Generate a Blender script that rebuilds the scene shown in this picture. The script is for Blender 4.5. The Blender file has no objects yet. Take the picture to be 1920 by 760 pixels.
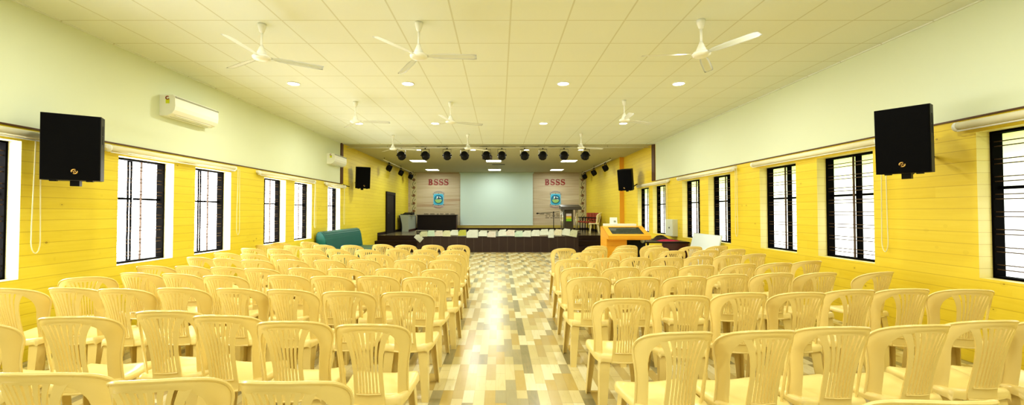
import bpy, bmesh, math, random
from mathutils import Vector, Matrix, Euler
random.seed(7)
PI = math.pi
R = math.radians
scene = bpy.context.scene
COL = scene.collection

# ------------------------------------------------------------------ room constants (metres)
XL, XR = -4.65, 4.61          # side walls of the hall
XSR = 4.45                    # right wall of the stage end (steps inward)
YPROS = 12.55                 # end of the hall ceiling / white upper wall
YB = 21.8                     # back wall behind the stage
YR = -3.0                     # rear end of the room, wall left out to let fill light in
ZC = 3.5                      # ceiling
ZS = 0.58                     # stage floor
EYE = 1.47

# ------------------------------------------------------------------ materials
def new_mat(name):
    m = bpy.data.materials.new(name); m.use_nodes = True
    nt = m.node_tree
    return m, nt, nt.nodes['Principled BSDF']

def N(nt, kind, **kw):
    n = nt.nodes.new(kind)
    for k, v in kw.items():
        setattr(n, k, v)
    return n

def mth(nt, op, a, b=None, c=None):
    n = nt.nodes.new('ShaderNodeMath'); n.operation = op
    for i, v in enumerate((a, b, c)):
        if v is None: continue
        if isinstance(v, (int, float)): n.inputs[i].default_value = v
        else: nt.links.new(v, n.inputs[i])
    return n.outputs[0]

def mixc(nt, fac, a, b, blend='MIX'):
    n = nt.nodes.new('ShaderNodeMix'); n.data_type = 'RGBA'; n.blend_type = blend
    for s, v in ((0, fac), (6, a), (7, b)):
        if isinstance(v, (int, float)): n.inputs[s].default_value = v
        elif isinstance(v, tuple): n.inputs[s].default_value = (*v, 1) if len(v) == 3 else v
        else: nt.links.new(v, n.inputs[s])
    return n.outputs[2]

def plain(name, col, rough=0.5, metal=0.0, var=0.06, scale=8.0, spec=0.5, coat=0.0):
    """principled colour with a faint procedural mottling"""
    m, nt, p = new_mat(name)
    tc = N(nt, 'ShaderNodeTexCoord')
    no = N(nt, 'ShaderNodeTexNoise'); no.inputs['Scale'].default_value = scale; no.inputs['Detail'].default_value = 3
    nt.links.new(tc.outputs['Object'], no.inputs['Vector'])
    d = tuple(c * (1 - var) for c in col); l = tuple(min(1, c * (1 + var)) for c in col)
    nt.links.new(mixc(nt, no.outputs['Fac'], d, l), p.inputs['Base Color'])
    p.inputs['Roughness'].default_value = rough
    p.inputs['Metallic'].default_value = metal
    p.inputs['Specular IOR Level'].default_value = spec
    p.inputs['Coat Weight'].default_value = coat
    return m

def emit(name, col, strength):
    m, nt, p = new_mat(name)
    p.inputs['Base Color'].default_value = (*col, 1)
    p.inputs['Emission Color'].default_value = (*col, 1)
    p.inputs['Emission Strength'].default_value = strength
    p.inputs['Roughness'].default_value = 0.3
    return m

def wood_planks(name, a, b, groove, pitch=0.1155, along='xy', knots=True, rough=0.45):
    m, nt, p = new_mat(name)
    tc = N(nt, 'ShaderNodeTexCoord'); sp = N(nt, 'ShaderNodeSeparateXYZ')
    nt.links.new(tc.outputs['Object'], sp.inputs[0])
    u = mth(nt, 'ADD', sp.outputs['X'], sp.outputs['Y']); v = mth(nt, 'DIVIDE', sp.outputs['Z'], pitch)
    row = mth(nt, 'FLOOR', v)
    fr = mth(nt, 'FRACT', v)
    w1 = N(nt, 'ShaderNodeTexWhiteNoise', noise_dimensions='1D'); nt.links.new(row, w1.inputs['W'])
    seg = mth(nt, 'FLOOR', mth(nt, 'ADD', mth(nt, 'DIVIDE', u, 2.6), mth(nt, 'MULTIPLY', w1.outputs['Value'], 7.3)))
    cmb = N(nt, 'ShaderNodeCombineXYZ'); nt.links.new(seg, cmb.inputs[0]); nt.links.new(row, cmb.inputs[1])
    w2 = N(nt, 'ShaderNodeTexWhiteNoise', noise_dimensions='3D'); nt.links.new(cmb.outputs[0], w2.inputs['Vector'])
    # grain stretched along the plank, shifted per plank
    gv = N(nt, 'ShaderNodeCombineXYZ')
    nt.links.new(mth(nt, 'MULTIPLY', u, 1.6), gv.inputs[0])
    nt.links.new(mth(nt, 'ADD', mth(nt, 'MULTIPLY', sp.outputs['Z'], 26.0), mth(nt, 'MULTIPLY', w2.outputs['Value'], 90)), gv.inputs[1])
    gr = N(nt, 'ShaderNodeTexNoise'); gr.inputs['Scale'].default_value = 1.0; gr.inputs['Detail'].default_value = 4; gr.inputs['Distortion'].default_value = 0.8
    nt.links.new(gv.outputs[0], gr.inputs['Vector'])
    f = mth(nt, 'ADD', mth(nt, 'MULTIPLY', gr.outputs['Fac'], 0.75), mth(nt, 'MULTIPLY', w2.outputs['Value'], 0.3))
    col = mixc(nt, f, a, b)
    if knots:
        kv = N(nt, 'ShaderNodeCombineXYZ')
        nt.links.new(mth(nt, 'MULTIPLY', u, 6.0), kv.inputs[0]); nt.links.new(mth(nt, 'MULTIPLY', sp.outputs['Z'], 8.0), kv.inputs[1])
        vo = N(nt, 'ShaderNodeTexVoronoi'); vo.inputs['Scale'].default_value = 1.0
        nt.links.new(kv.outputs[0], vo.inputs['Vector'])
        wk = N(nt, 'ShaderNodeTexWhiteNoise', noise_dimensions='3D'); nt.links.new(vo.outputs['Position'], wk.inputs['Vector'])
        rad = mth(nt, 'MULTIPLY', mth(nt, 'GREATER_THAN', wk.outputs['Value'], 0.68), mth(nt, 'MULTIPLY', wk.outputs['Value'], 0.095))
        kn = mth(nt, 'LESS_THAN', vo.outputs['Distance'], rad)
        halo = mth(nt, 'LESS_THAN', vo.outputs['Distance'], mth(nt, 'MULTIPLY', rad, 2.6))
        col = mixc(nt, mth(nt, 'MULTIPLY', halo, 0.10), col, groove)
        col = mixc(nt, mth(nt, 'MULTIPLY', kn, 0.62), col, (groove[0] * .55, groove[1] * .5, groove[2] * .5))
    g = mth(nt, 'LESS_THAN', fr, 0.055)
    col = mixc(nt, mth(nt, 'MULTIPLY', g, 0.46), col, groove)
    nt.links.new(col, p.inputs['Base Color'])
    bp = N(nt, 'ShaderNodeBump'); bp.inputs['Strength'].default_value = 0.35; bp.inputs['Distance'].default_value = 0.01
    nt.links.new(mth(nt, 'SUBTRACT', 1.0, g), bp.inputs['Height']); nt.links.new(bp.outputs[0], p.inputs['Normal'])
    p.inputs['Roughness'].default_value = rough
    return m

def ceiling_mat():
    m, nt, p = new_mat('ceiling_tiles')
    tc = N(nt, 'ShaderNodeTexCoord'); sp = N(nt, 'ShaderNodeSeparateXYZ'); nt.links.new(tc.outputs['Object'], sp.inputs[0])
    fx = mth(nt, 'FRACT', mth(nt, 'DIVIDE', mth(nt, 'SUBTRACT', sp.outputs['X'], 0.118 - 6.05), 0.605))
    fy = mth(nt, 'FRACT', mth(nt, 'DIVIDE', mth(nt, 'SUBTRACT', sp.outputs['Y'], 4.47 - 12.3), 0.615))
    def line(f, w):
        return mth(nt, 'GREATER_THAN', mth(nt, 'ABSOLUTE', mth(nt, 'SUBTRACT', f, 0.5)), 0.5 - w)
    g = mth(nt, 'MAXIMUM', line(fx, 0.014), line(fy, 0.013))
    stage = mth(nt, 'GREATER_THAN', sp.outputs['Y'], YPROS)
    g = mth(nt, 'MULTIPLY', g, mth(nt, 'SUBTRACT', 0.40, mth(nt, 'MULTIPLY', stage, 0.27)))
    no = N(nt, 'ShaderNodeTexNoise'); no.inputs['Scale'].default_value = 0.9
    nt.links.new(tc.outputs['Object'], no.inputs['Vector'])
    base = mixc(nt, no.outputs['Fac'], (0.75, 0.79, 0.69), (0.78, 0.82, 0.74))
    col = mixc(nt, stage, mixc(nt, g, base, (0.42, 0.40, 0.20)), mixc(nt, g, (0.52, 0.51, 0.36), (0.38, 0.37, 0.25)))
    nt.links.new(col, p.inputs['Base Color'])
    p.inputs['Roughness'].default_value = 0.8
    return m

def floor_mat():
    m, nt, p = new_mat('floor_parquet_tile')
    tc = N(nt, 'ShaderNodeTexCoord'); sp = N(nt, 'ShaderNodeSeparateXYZ'); nt.links.new(tc.outputs['Object'], sp.inputs[0])
    cu = mth(nt, 'DIVIDE', mth(nt, 'ADD', sp.outputs['X'], 6.03), 0.0857)
    ci = mth(nt, 'FLOOR', cu)
    cm = mth(nt, 'MODULO', ci, 14.0)
    ty = mth(nt, 'DIVIDE', mth(nt, 'ADD', sp.outputs['Y'], 6.05), 0.6)
    ti = mth(nt, 'FLOOR', ty); tf = mth(nt, 'FRACT', ty)
    wc = N(nt, 'ShaderNodeTexWhiteNoise', noise_dimensions='1D'); nt.links.new(mth(nt, 'ADD', cm, 3.7), wc.inputs['W'])
    cut = mth(nt, 'ADD', 0.24, mth(nt, 'MULTIPLY', 0.125, mth(nt, 'FLOOR', mth(nt, 'MULTIPLY', wc.outputs['Value'], 5.0))))
    rm = mth(nt, 'ADD', mth(nt, 'GREATER_THAN', tf, cut), mth(nt, 'MULTIPLY', 2.0, mth(nt, 'MODULO', ti, 2.0)))
    cmb = N(nt, 'ShaderNodeCombineXYZ'); nt.links.new(mth(nt, 'ADD', cm, .3), cmb.inputs[0]); nt.links.new(mth(nt, 'ADD', rm, 11.6), cmb.inputs[1])
    wn = N(nt, 'ShaderNodeTexWhiteNoise', noise_dimensions='3D'); nt.links.new(cmb.outputs[0], wn.inputs['Vector'])
    rp = N(nt, 'ShaderNodeValToRGB'); rp.color_ramp.interpolation = 'CONSTANT'
    el = rp.color_ramp.elements
    cols = [(0.0, (0.66, 0.58, 0.30)), (0.20, (0.44, 0.34, 0.12)), (0.36, (0.78, 0.74, 0.49)), (0.52, (0.45, 0.32, 0.075)), (0.64, (0.56, 0.48, 0.22)), (0.80, (0.19, 0.175, 0.09)), (0.90, (0.30, 0.27, 0.15))]
    el[0].position = 0; el[0].color = (*cols[0][1], 1)
    el[1].position = cols[1][0]; el[1].color = (*cols[1][1], 1)
    for pos, c in cols[2:]:
        e = el.new(pos); e.color = (*c, 1)
    nt.links.new(wn.outputs['Value'], rp.inputs[0])
    gv = N(nt, 'ShaderNodeMapping'); gv.inputs['Scale'].default_value = (26, 3.2, 1); nt.links.new(tc.outputs['Object'], gv.inputs[0])
    gr = N(nt, 'ShaderNodeTexNoise'); gr.inputs['Scale'].default_value = 1; gr.inputs['Detail'].default_value = 4; gr.inputs['Distortion'].default_value = 1.2
    nt.links.new(gv.outputs[0], gr.inputs['Vector'])
    b2 = N(nt, 'ShaderNodeTexNoise'); b2.inputs['Scale'].default_value = 5.5; b2.inputs['Detail'].default_value = 2; nt.links.new(tc.outputs['Object'], b2.inputs['Vector'])
    col = mixc(nt, mth(nt, 'MULTIPLY', gr.outputs['Fac'], 0.34), rp.outputs[0], (0.66, 0.54, 0.24))
    col = mixc(nt, mth(nt, 'MULTIPLY', mth(nt, 'GREATER_THAN', gr.outputs['Fac'], 0.60), 0.14), col, (0.40, 0.28, 0.10))
    col = mixc(nt, mth(nt, 'MULTIPLY', b2.outputs['Fac'], 0.14), col, (0.80, 0.74, 0.48))
    fu = mth(nt, 'FRACT', cu); fv = mth(nt, 'MINIMUM', tf, mth(nt, 'ABSOLUTE', mth(nt, 'SUBTRACT', tf, cut)))
    e = mth(nt, 'MAXIMUM', mth(nt, 'LESS_THAN', fu, 0.03), mth(nt, 'LESS_THAN', fv, 0.006))
    col = mixc(nt, mth(nt, 'MULTIPLY', e, 0.45), col, (0.32, 0.25, 0.11))
    nt.links.new(col, p.inputs['Base Color'])
    p.inputs['Roughness'].default_value = 0.24
    p.inputs['Specular IOR Level'].default_value = 0.5
    return m

def bands_mat(name, pitch, cols, axis='Z', rough=0.5, noise=0.4):
    """horizontal veneer bands"""
    m, nt, p = new_mat(name)
    tc = N(nt, 'ShaderNodeTexCoord'); sp = N(nt, 'ShaderNodeSeparateXYZ'); nt.links.new(tc.outputs['Object'], sp.inputs[0])
    mp = N(nt, 'ShaderNodeMapping'); mp.inputs['Scale'].default_value = (0.25, 0.25, 1 / pitch); nt.links.new(tc.outputs['Object'], mp.inputs[0])
    no = N(nt, 'ShaderNodeTexNoise'); no.inputs['Scale'].default_value = 1.0; no.inputs['Detail'].default_value = 3
    nt.links.new(mp.outputs[0], no.inputs['Vector'])
    rp = N(nt, 'ShaderNodeValToRGB'); el = rp.color_ramp.elements
    el[0].position = 0.30; el[0].color = (*cols[0], 1); el[1].position = 0.72; el[1].color = (*cols[-1], 1)
    for i, c in enumerate(cols[1:-1]):
        e = el.new(0.30 + 0.42 * (i + 1) / (len(cols) - 1)); e.color = (*c, 1)
    nt.links.new(no.outputs['Fac'], rp.inputs[0])
    nt.links.new(rp.outputs[0], p.inputs['Base Color']); p.inputs['Roughness'].default_value = rough
    return m

def joint_mat(name, col, joint, pitch, rough=0.3, axis='X', strength=.8, w=.02):
    """tiles with thin vertical joints"""
    m, nt, p = new_mat(name)
    tc = N(nt, 'ShaderNodeTexCoord'); sp = N(nt, 'ShaderNodeSeparateXYZ'); nt.links.new(tc.outputs['Object'], sp.inputs[0])
    no = N(nt, 'ShaderNodeTexNoise'); no.inputs['Scale'].default_value = 3; nt.links.new(tc.outputs['Object'], no.inputs['Vector'])
    f = mth(nt, 'FRACT', mth(nt, 'DIVIDE', mth(nt, 'ADD', sp.outputs[axis], mth(nt, 'MULTIPLY', no.outputs['Fac'], 0.02)), pitch))
    g = mth(nt, 'LESS_THAN', f, w)
    c = mixc(nt, no.outputs['Fac'], tuple(v * .8 for v in col), tuple(v * 1.2 for v in col))
    nt.links.new(mixc(nt, mth(nt, 'MULTIPLY', g, strength), c, joint), p.inputs['Base Color'])
    p.inputs['Roughness'].default_value = rough
    return m

def pane_mat(name, top, low, z0, z1, strength):
    """frosted pane glowing with the daylight behind it"""
    m, nt, p = new_mat(name)
    tc = N(nt, 'ShaderNodeTexCoord'); sp = N(nt, 'ShaderNodeSeparateXYZ'); nt.links.new(tc.outputs['Object'], sp.inputs[0])
    no = N(nt, 'ShaderNodeTexNoise'); no.inputs['Scale'].default_value = 2.2; nt.links.new(tc.outputs['Object'], no.inputs['Vector'])
    z = mth(nt, 'ADD', sp.outputs['Z'], mth(nt, 'MULTIPLY', mth(nt, 'SUBTRACT', no.outputs['Fac'], .5), .3))
    mr = N(nt, 'ShaderNodeMapRange'); mr.inputs[1].default_value = z0; mr.inputs[2].default_value = z1; nt.links.new(z, mr.inputs[0])
    c = mixc(nt, mr.outputs[0], low, top)
    nt.links.new(c, p.inputs['Emission Color']); p.inputs['Emission Strength'].default_value = strength
    p.inputs['Base Color'].default_value = (.8, .85, .8, 1); p.inputs['Roughness'].default_value = 0.35
    return m

def paper_mat(name, base, ink, dens=0.35):
    m, nt, p = new_mat(name)
    tc = N(nt, 'ShaderNodeTexCoord'); sp = N(nt, 'ShaderNodeSeparateXYZ'); nt.links.new(tc.outputs['Object'], sp.inputs[0])
    f = mth(nt, 'FRACT', mth(nt, 'MULTIPLY', sp.outputs['Z'], 30.0))
    no = N(nt, 'ShaderNodeTexNoise'); no.inputs['Scale'].default_value = 22; nt.links.new(tc.outputs['Object'], no.inputs['Vector'])
    g = mth(nt, 'MULTIPLY', mth(nt, 'LESS_THAN', f, 0.4), mth(nt, 'GREATER_THAN', no.outputs['Fac'], 0.52))
    nt.links.new(mixc(nt, mth(nt, 'MULTIPLY', g, dens * .6), base, ink), p.inputs['Base Color']); p.inputs['Roughness'].default_value = 0.8
    return m

M = {}
M['wood_l'] = wood_planks('yellow_pine_planks_left', (0.69, 0.55, 0.025), (0.82, 0.69, 0.075), (0.38, 0.24, 0.010))
M['wood_r'] = wood_planks('yellow_pine_planks_right', (0.72, 0.53, 0.022), (0.84, 0.67, 0.065), (0.40, 0.24, 0.010))
M['reveal'] = wood_planks('planks_daylight_in_colour_left', (0.84, 0.78, 0.46), (0.88, 0.83, 0.56), (0.62, 0.50, 0.2), knots=False)  # wall planks paled: blown-out daylight on left reveals put into the colour
M['reveal_r'] = wood_planks('planks_daylight_in_colour_right', (0.84, 0.72, 0.25), (0.88, 0.79, 0.36), (0.55, 0.40, 0.10), knots=False)  # wall planks lightened less: daylight on right reveals put into the colour
M['wood_step'] = plain('orange_wood_edge', (0.72, 0.36, 0.03), .5, scale=3)
M['paint'] = plain('cream_wall_paint', (0.70, 0.76, 0.58), .75, var=.02, scale=1.2)
M['ceil'] = ceiling_mat()
M['floor'] = floor_mat()
M['chair'] = plain('cream_plastic', (0.82, 0.67, 0.275), .26, var=.02, scale=4, spec=.5)
M['chair_pale'] = plain('off_white_plastic', (0.74, 0.67, 0.40), .35, var=.03)
M['trim'] = plain('dark_brown_trim', (0.10, 0.045, 0.015), .5)
M['black'] = plain('black_paint', (0.006, 0.006, 0.007), .5, var=.2, spec=.25)
M['grille'] = plain('black_speaker_grille', (0.0035, 0.0035, 0.004), .8, var=.5, scale=160, spec=.1)
M['cab_side'] = plain('charcoal_cabinet', (0.022, 0.022, 0.020), .5, var=.2, spec=.25)
M['gold'] = plain('gold_badge', (0.75, 0.50, 0.16), .35, metal=.6)
M['white'] = plain('white_enamel', (0.86, 0.87, 0.80), .3, var=.02)
M['ac'] = plain('white_plastic', (0.87, 0.88, 0.80), .35, var=.01)
M['grey'] = plain('grey_plastic', (0.30, 0.32, 0.24), .5)
M['frame'] = plain('black_window_steel', (0.0035, 0.003, 0.0025), .8, var=.2, spec=.04)
M['grill'] = plain('brown_steel_rod', (0.11, 0.065, 0.035), .45)
M['blind'] = plain('cream_blind_fabric', (0.86, 0.83, 0.60), .55, var=.03)
M['bead'] = plain('cream_bead_chain', (0.80, 0.76, 0.50), .5)
M['screen'] = plain('matte_screen_fabric', (0.61, 0.75, 0.71), .7, var=.03, scale=.5)
M['backwall'] = bands_mat('veneer_bands', .19, [(0.46, 0.33, 0.22), (0.58, 0.50, 0.37), (0.50, 0.41, 0.28), (0.66, 0.60, 0.46)])
M['gold_strip'] = plain('ochre_skirting', (0.50, 0.40, 0.10), .5)
M['dark_tile'] = joint_mat('dark_brown_tiles', (0.026, 0.010, 0.007), (0.16, 0.12, 0.09), .305, .5)
M['dark_step'] = plain('dark_brown_step', (0.024, 0.010, 0.007), .4, var=.2, spec=.3)
M['stage_floor'] = plain('grey_brown_stage_floor', (0.17, 0.145, 0.095), .22, var=.15, scale=2)
M['red'] = plain('red_brown_letters', (0.28, 0.012, 0.012), .45)
M['blue'] = plain('emblem_light_blue', (0.05, 0.46, 0.72), .4)
M['blue2'] = plain('emblem_pale_blue', (0.30, 0.52, 0.62), .4)
M['navy'] = plain('emblem_navy', (0.015, 0.10, 0.22), .4)
M['teal'] = plain('emblem_teal', (0.02, 0.28, 0.42), .4)
M['egreen'] = plain('emblem_green', (0.32, 0.56, 0.20), .4)
M['ewhite'] = plain('emblem_white', (0.72, 0.80, 0.80), .4)
M['edark'] = plain('emblem_dark', (0.06, 0.05, 0.08), .4)
M['ribbon'] = plain('emblem_ribbon', (0.52, 0.48, 0.46), .5)
M['text'] = plain('dark_lettering', (0.14, 0.11, 0.07), .6)
M['floral'] = plain('floral_panel_cream', (0.55, 0.49, 0.30), .6)
M['vine'] = plain('vine_green', (0.12, 0.14, 0.04), .6)
M['flower'] = plain('flower_maroon', (0.22, 0.09, 0.04), .6)
M['sofa'] = plain('teal_leatherette', (0.0, 0.105, 0.09), .38, var=.1, scale=3)
M['desk_dark'] = plain('dark_wenge_veneer', (0.013, 0.007, 0.006), .45, var=.3, scale=3, spec=.25)
M['desk_brown'] = plain('brown_veneer', (0.075, 0.022, 0.014), .35, var=.2)
M['desk_white'] = plain('pale_grey_laminate', (0.42, 0.46, 0.38), .4, var=.03)
M['lect'] = bands_mat('orange_teak_veneer', .05, [(0.70, 0.33, 0.022), (0.80, 0.41, 0.035), (0.74, 0.36, 0.03)], rough=.35)
M['glass_dark'] = plain('dark_smoked_glass', (0.035, 0.05, 0.045), .12, var=.5, scale=14)
M['podium'] = plain('grey_brown_laminate', (0.055, 0.043, 0.027), .35, var=.1)
M['chrome'] = plain('chrome', (0.78, 0.78, 0.72), .18, metal=1.0, var=.01)
M['red_seat'] = plain('red_upholstery', (0.36, 0.055, 0.016), .65)
M['wboard'] = plain('white_board', (0.72, 0.80, 0.80), .3, var=.02)
M['ebox'] = plain('pale_grey_metal', (0.66, 0.69, 0.55), .4, var=.02)
M['cloth'] = plain('crimson_cloth', (0.42, 0.015, 0.06), .8, var=.2, scale=12)
M['bag'] = plain('dark_brown_bag', (0.035, 0.022, 0.018), .6, var=.3)
M['string'] = plain('pale_string', (0.5, 0.5, 0.4), .7)
M['black_rubber'] = plain('black_cable', (0.015, 0.012, 0.010), .6)
M['lamp'] = emit('lamp_diffuser', (1.0, 0.99, 0.93), 14.0)
M['panel'] = emit('panel_diffuser', (0.97, 1.0, 0.92), 6.0)
M['pane_l'] = pane_mat('frosted_daylight_left', (0.98, 1.0, 0.97), (1, 1, 1), 1.3, 1.6, 14.0)
M['pane_r'] = pane_mat('frosted_daylight_right', (0.36, 0.45, 0.07), (0.95, 1.0, 0.96), 0.55, 1.42, 2.1)
M['sticker'] = plain('yellow_green_sticker', (0.70, 0.75, 0.02), .5)
M['sticker_red'] = plain('red_brown_dial', (0.28, 0.06, 0.03), .5)

# ------------------------------------------------------------------ mesh builder
class MB:
    def __init__(s): s.bm = bmesh.new(); s.mi = 0
    def face(s, pts):
        vs = [s.bm.verts.new(p) for p in pts]
        f = s.bm.faces.new(vs); f.material_index = s.mi; return f
    def _after(s, n0, mat):
        s.bm.faces.ensure_lookup_table()
    def box(s, x0, x1, y0, y1, z0, z1, rot=None, org=(0, 0, 0)):
        P = [(x, y, z) for z in (z0, z1) for y in (y0, y1) for x in (x0, x1)]
        if rot is not None:
            mt = Euler(rot).to_matrix(); o = Vector(org)
            P = [tuple(mt @ (Vector(p) - o) + o) for p in P]
        v = [s.bm.verts.new(p) for p in P]
        for q in ((0, 2, 3, 1), (4, 5, 7, 6), (0, 1, 5, 4), (2, 6, 7, 3), (0, 4, 6, 2), (1, 3, 7, 5)):
            f = s.bm.faces.new([v[i] for i in q]); f.material_index = s.mi
        return s
    def rbox(s, x0, x1, y0, y1, z0, z1, r=.01, seg=2):
        """box with rounded edges"""
        t = bmesh.new()
        bmesh.ops.create_cube(t, size=1)
        for v in t.verts:
            v.co = Vector(((x0 + x1) / 2 + v.co.x * (x1 - x0), (y0 + y1) / 2 + v.co.y * (y1 - y0), (z0 + z1) / 2 + v.co.z * (z1 - z0)))
        bmesh.ops.bevel(t, geom=t.edges[:], offset=r, segments=seg, affect='EDGES', profile=.5)
        s.merge(t); return s
    def merge(s, t):
        mp = {}
        for v in t.verts: mp[v] = s.bm.verts.new(v.co)
        for f in t.faces:
            try:
                g = s.bm.faces.new([mp[v] for v in f.verts]); g.smooth = f.smooth; g.material_index = s.mi
            except ValueError: pass
        t.free()
    def tube(s, pts, r, n=8, cap=True, close=False):
        pts = [Vector(p) for p in pts]
        rr = r if isinstance(r, (list, tuple)) else [r] * len(pts)
        rings = []; up = None
        for i, p in enumerate(pts):
            if close: d = pts[(i + 1) % len(pts)] - pts[i - 1]
            else: d = pts[min(i + 1, len(pts) - 1)] - pts[max(i - 1, 0)]
            d.normalize()
            if up is None:
                up = Vector((0, 0, 1)) if abs(d.z) < .9 else Vector((1, 0, 0))
            a = d.cross(up)
            if a.length < 1e-4: a = d.cross(Vector((0, 1, 0)))
            a.normalize(); up = a.cross(d).normalized()
            rings.append([s.bm.verts.new(p + (a * math.cos(2 * PI * k / n) + up * math.sin(2 * PI * k / n)) * rr[i]) for k in range(n)])
        m = len(rings)
        for i in range(m if close else m - 1):
            A, B = rings[i], rings[(i + 1) % m]
            for k in range(n):
                f = s.bm.faces.new((A[k], A[(k + 1) % n], B[(k + 1) % n], B[k])); f.smooth = True; f.material_index = s.mi
        if cap and not close:
            f = s.bm.faces.new(rings[0][::-1]); f.material_index = s.mi
            f = s.bm.faces.new(rings[-1]); f.material_index = s.mi
        return s
    def lathe(s, prof, n=24, mtx=None, cap=True):
        """prof = [(radius, z)] about the local z axis"""
        rings = []
        for r, z in prof:
            ring = []
            for k in range(n):
                v = Vector((r * math.cos(2 * PI * k / n), r * math.sin(2 * PI * k / n), z))
                ring.append(s.bm.verts.new(mtx @ v if mtx is not None else v))
            rings.append(ring)
        for A, B in zip(rings, rings[1:]):
            for k in range(n):
                f = s.bm.faces.new((A[k], A[(k + 1) % n], B[(k + 1) % n], B[k])); f.smooth = True; f.material_index = s.mi
        if cap:
            f = s.bm.faces.new(rings[0][::-1]); f.material_index = s.mi
            f = s.bm.faces.new(rings[-1]); f.material_index = s.mi
        return s
    def prism(s, poly, axis, a, b):
        """extrude a 2-D polygon along an axis ('x': poly=(y,z), 'y': poly=(x,z), 'z': poly=(x,y))"""
        def P(p, t):
            return {'x': (t, p[0], p[1]), 'y': (p[0], t, p[1]), 'z': (p[0], p[1], t)}[axis]
        A = [s.bm.verts.new(P(p, a)) for p in poly]; B = [s.bm.verts.new(P(p, b)) for p in poly]
        n = len(poly)
        for i in range(n):
            f = s.bm.faces.new((A[i], A[(i + 1) % n], B[(i + 1) % n], B[i])); f.material_index = s.mi
        f = s.bm.faces.new(A[::-1]); f.material_index = s.mi
        f = s.bm.faces.new(B); f.material_index = s.mi
        return s
    def grid(s, fn, nu, nv, smooth=True, skip=None):
        V = [[s.bm.verts.new(fn(i / nu, j / nv)) for i in range(nu + 1)] for j in range(nv + 1)]
        for j in range(nv):
            for i in range(nu):
                if skip and skip(i, j): continue
                f = s.bm.faces.new((V[j][i], V[j][i + 1], V[j + 1][i + 1], V[j + 1][i])); f.smooth = smooth; f.material_index = s.mi
        return s
    def build(s, name, mats, parent=None, loc=None, rot=None, recalc=True):
        if recalc: bmesh.ops.recalc_face_normals(s.bm, faces=s.bm.faces[:])
        me = bpy.data.meshes.new(name); s.bm.to_mesh(me); s.bm.free()
        for m in (mats if isinstance(mats, (list, tuple)) else [mats]): me.materials.append(m)
        o = bpy.data.objects.new(name, me); COL.objects.link(o)
        if parent is not None: o.parent = parent
        if loc is not None: o.location = loc
        if rot is not None: o.rotation_euler = rot
        return o

def tag(o, label=None, cat=None, group=None, kind=None):
    if label: o['label'] = label
    if cat: o['category'] = cat
    if group: o['group'] = group
    if kind: o['kind'] = kind
    return o
def empty(name, loc=(0, 0, 0), rot=(0, 0, 0), label=None, cat=None, group=None, kind=None):
    o = bpy.data.objects.new(name, None); COL.objects.link(o)
    o.location = loc; o.rotation_euler = rot; o.empty_display_size = .1
    return tag(o, label, cat, group, kind)
def dup(root, loc, rot=None, label=None, group=None):
    def cp(o, par):
        c = o.copy(); COL.objects.link(c)
        if par is not None: c.parent = par
        for ch in list(o.children): cp(ch, c)
        return c
    r = cp(root, None)
    r.location = loc
    if rot is not None: r.rotation_euler = rot
    if label: r['label'] = label
    if group: r['group'] = group
    return r
def struct(o, label=None, cat=None): return tag(o, label, cat, None, 'structure')

ORD = ['first', 'second', 'third', 'fourth', 'fifth', 'sixth', 'seventh', 'eighth', 'ninth', 'tenth']

# ================================================================== SETTING
mb = MB(); mb.face([(XL - .3, YR, 0), (XR + .3, YR, 0), (XR + .3, YB, 0), (XL - .3, YB, 0)])
struct(mb.build('floor', M['floor'], recalc=False), 'glossy floor of small cream, tan and grey wood-look blocks', 'floor')
mb = MB(); mb.face([(XL - .3, YR, ZC), (XL - .3, YB, ZC), (XR + .3, YB, ZC), (XR + .3, YR, ZC)])
struct(mb.build('ceiling', M['ceil'], recalc=False), 'cream suspended ceiling of square tiles', 'ceiling')

WIN_L = [(1.98, 2.85), (3.27, 4.14), (5.2, 6.09), (6.52, 7.39), (8.43, 9.29), (9.69, 10.58), (11.58, 12.47)]
WIN_R = [(1.95, 2.85), (3.2, 4.11), (5.25, 6.18), (6.62, 7.54), (8.5, 9.4), (9.8, 10.74), (11.81, 12.81), (13.13, 14.19)]
ZL = (0.82, 2.16); ZR = (0.838, 2.245); TRL, TRR = 2.297, 2.388
RV = 0.13                                   # depth of the plain reveal

def side_wall(name, x, sgn, wins, zw, ztrim, ypaint, yend, wood, label):
    """wall plane with window openings and their reveals; upper part painted up to ypaint"""
    mb = MB()
    ys = sorted({YR, ypaint, yend, *[w for p in wins for w in p]})
    zs = [0, zw[0], zw[1], ztrim, ZC]
    for a, b in zip(ys, ys[1:]):
        for c, d in zip(zs, zs[1:]):
            if d == zw[1] and any(w0 <= a and b <= w1 for w0, w1 in wins): continue
            mb.mi = 1 if (c >= ztrim - 1e-6 and b <= ypaint + 1e-6) else 0
            mb.face([(x, a, c), (x, b, c), (x, b, d), (x, a, d)])
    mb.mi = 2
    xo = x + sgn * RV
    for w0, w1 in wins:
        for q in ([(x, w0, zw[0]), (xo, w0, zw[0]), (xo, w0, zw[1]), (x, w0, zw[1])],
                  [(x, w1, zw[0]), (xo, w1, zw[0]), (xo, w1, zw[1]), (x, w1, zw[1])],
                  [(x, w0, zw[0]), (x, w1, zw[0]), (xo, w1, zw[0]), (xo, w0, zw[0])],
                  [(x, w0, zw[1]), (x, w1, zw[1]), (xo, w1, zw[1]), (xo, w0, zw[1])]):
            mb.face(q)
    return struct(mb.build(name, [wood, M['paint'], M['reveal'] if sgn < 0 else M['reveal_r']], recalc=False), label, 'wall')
side_wall('wall_left', XL, -1, WIN_L, ZL, TRL, YPROS, YB, M['wood_l'], 'left wall, yellow wood planks below a cream painted upper part')
side_wall('wall_right', XR, 1, WIN_R, ZR, TRR, YPROS, 15.75, M['wood_r'], 'right wall, yellow wood planks below a cream painted upper part')
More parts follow.
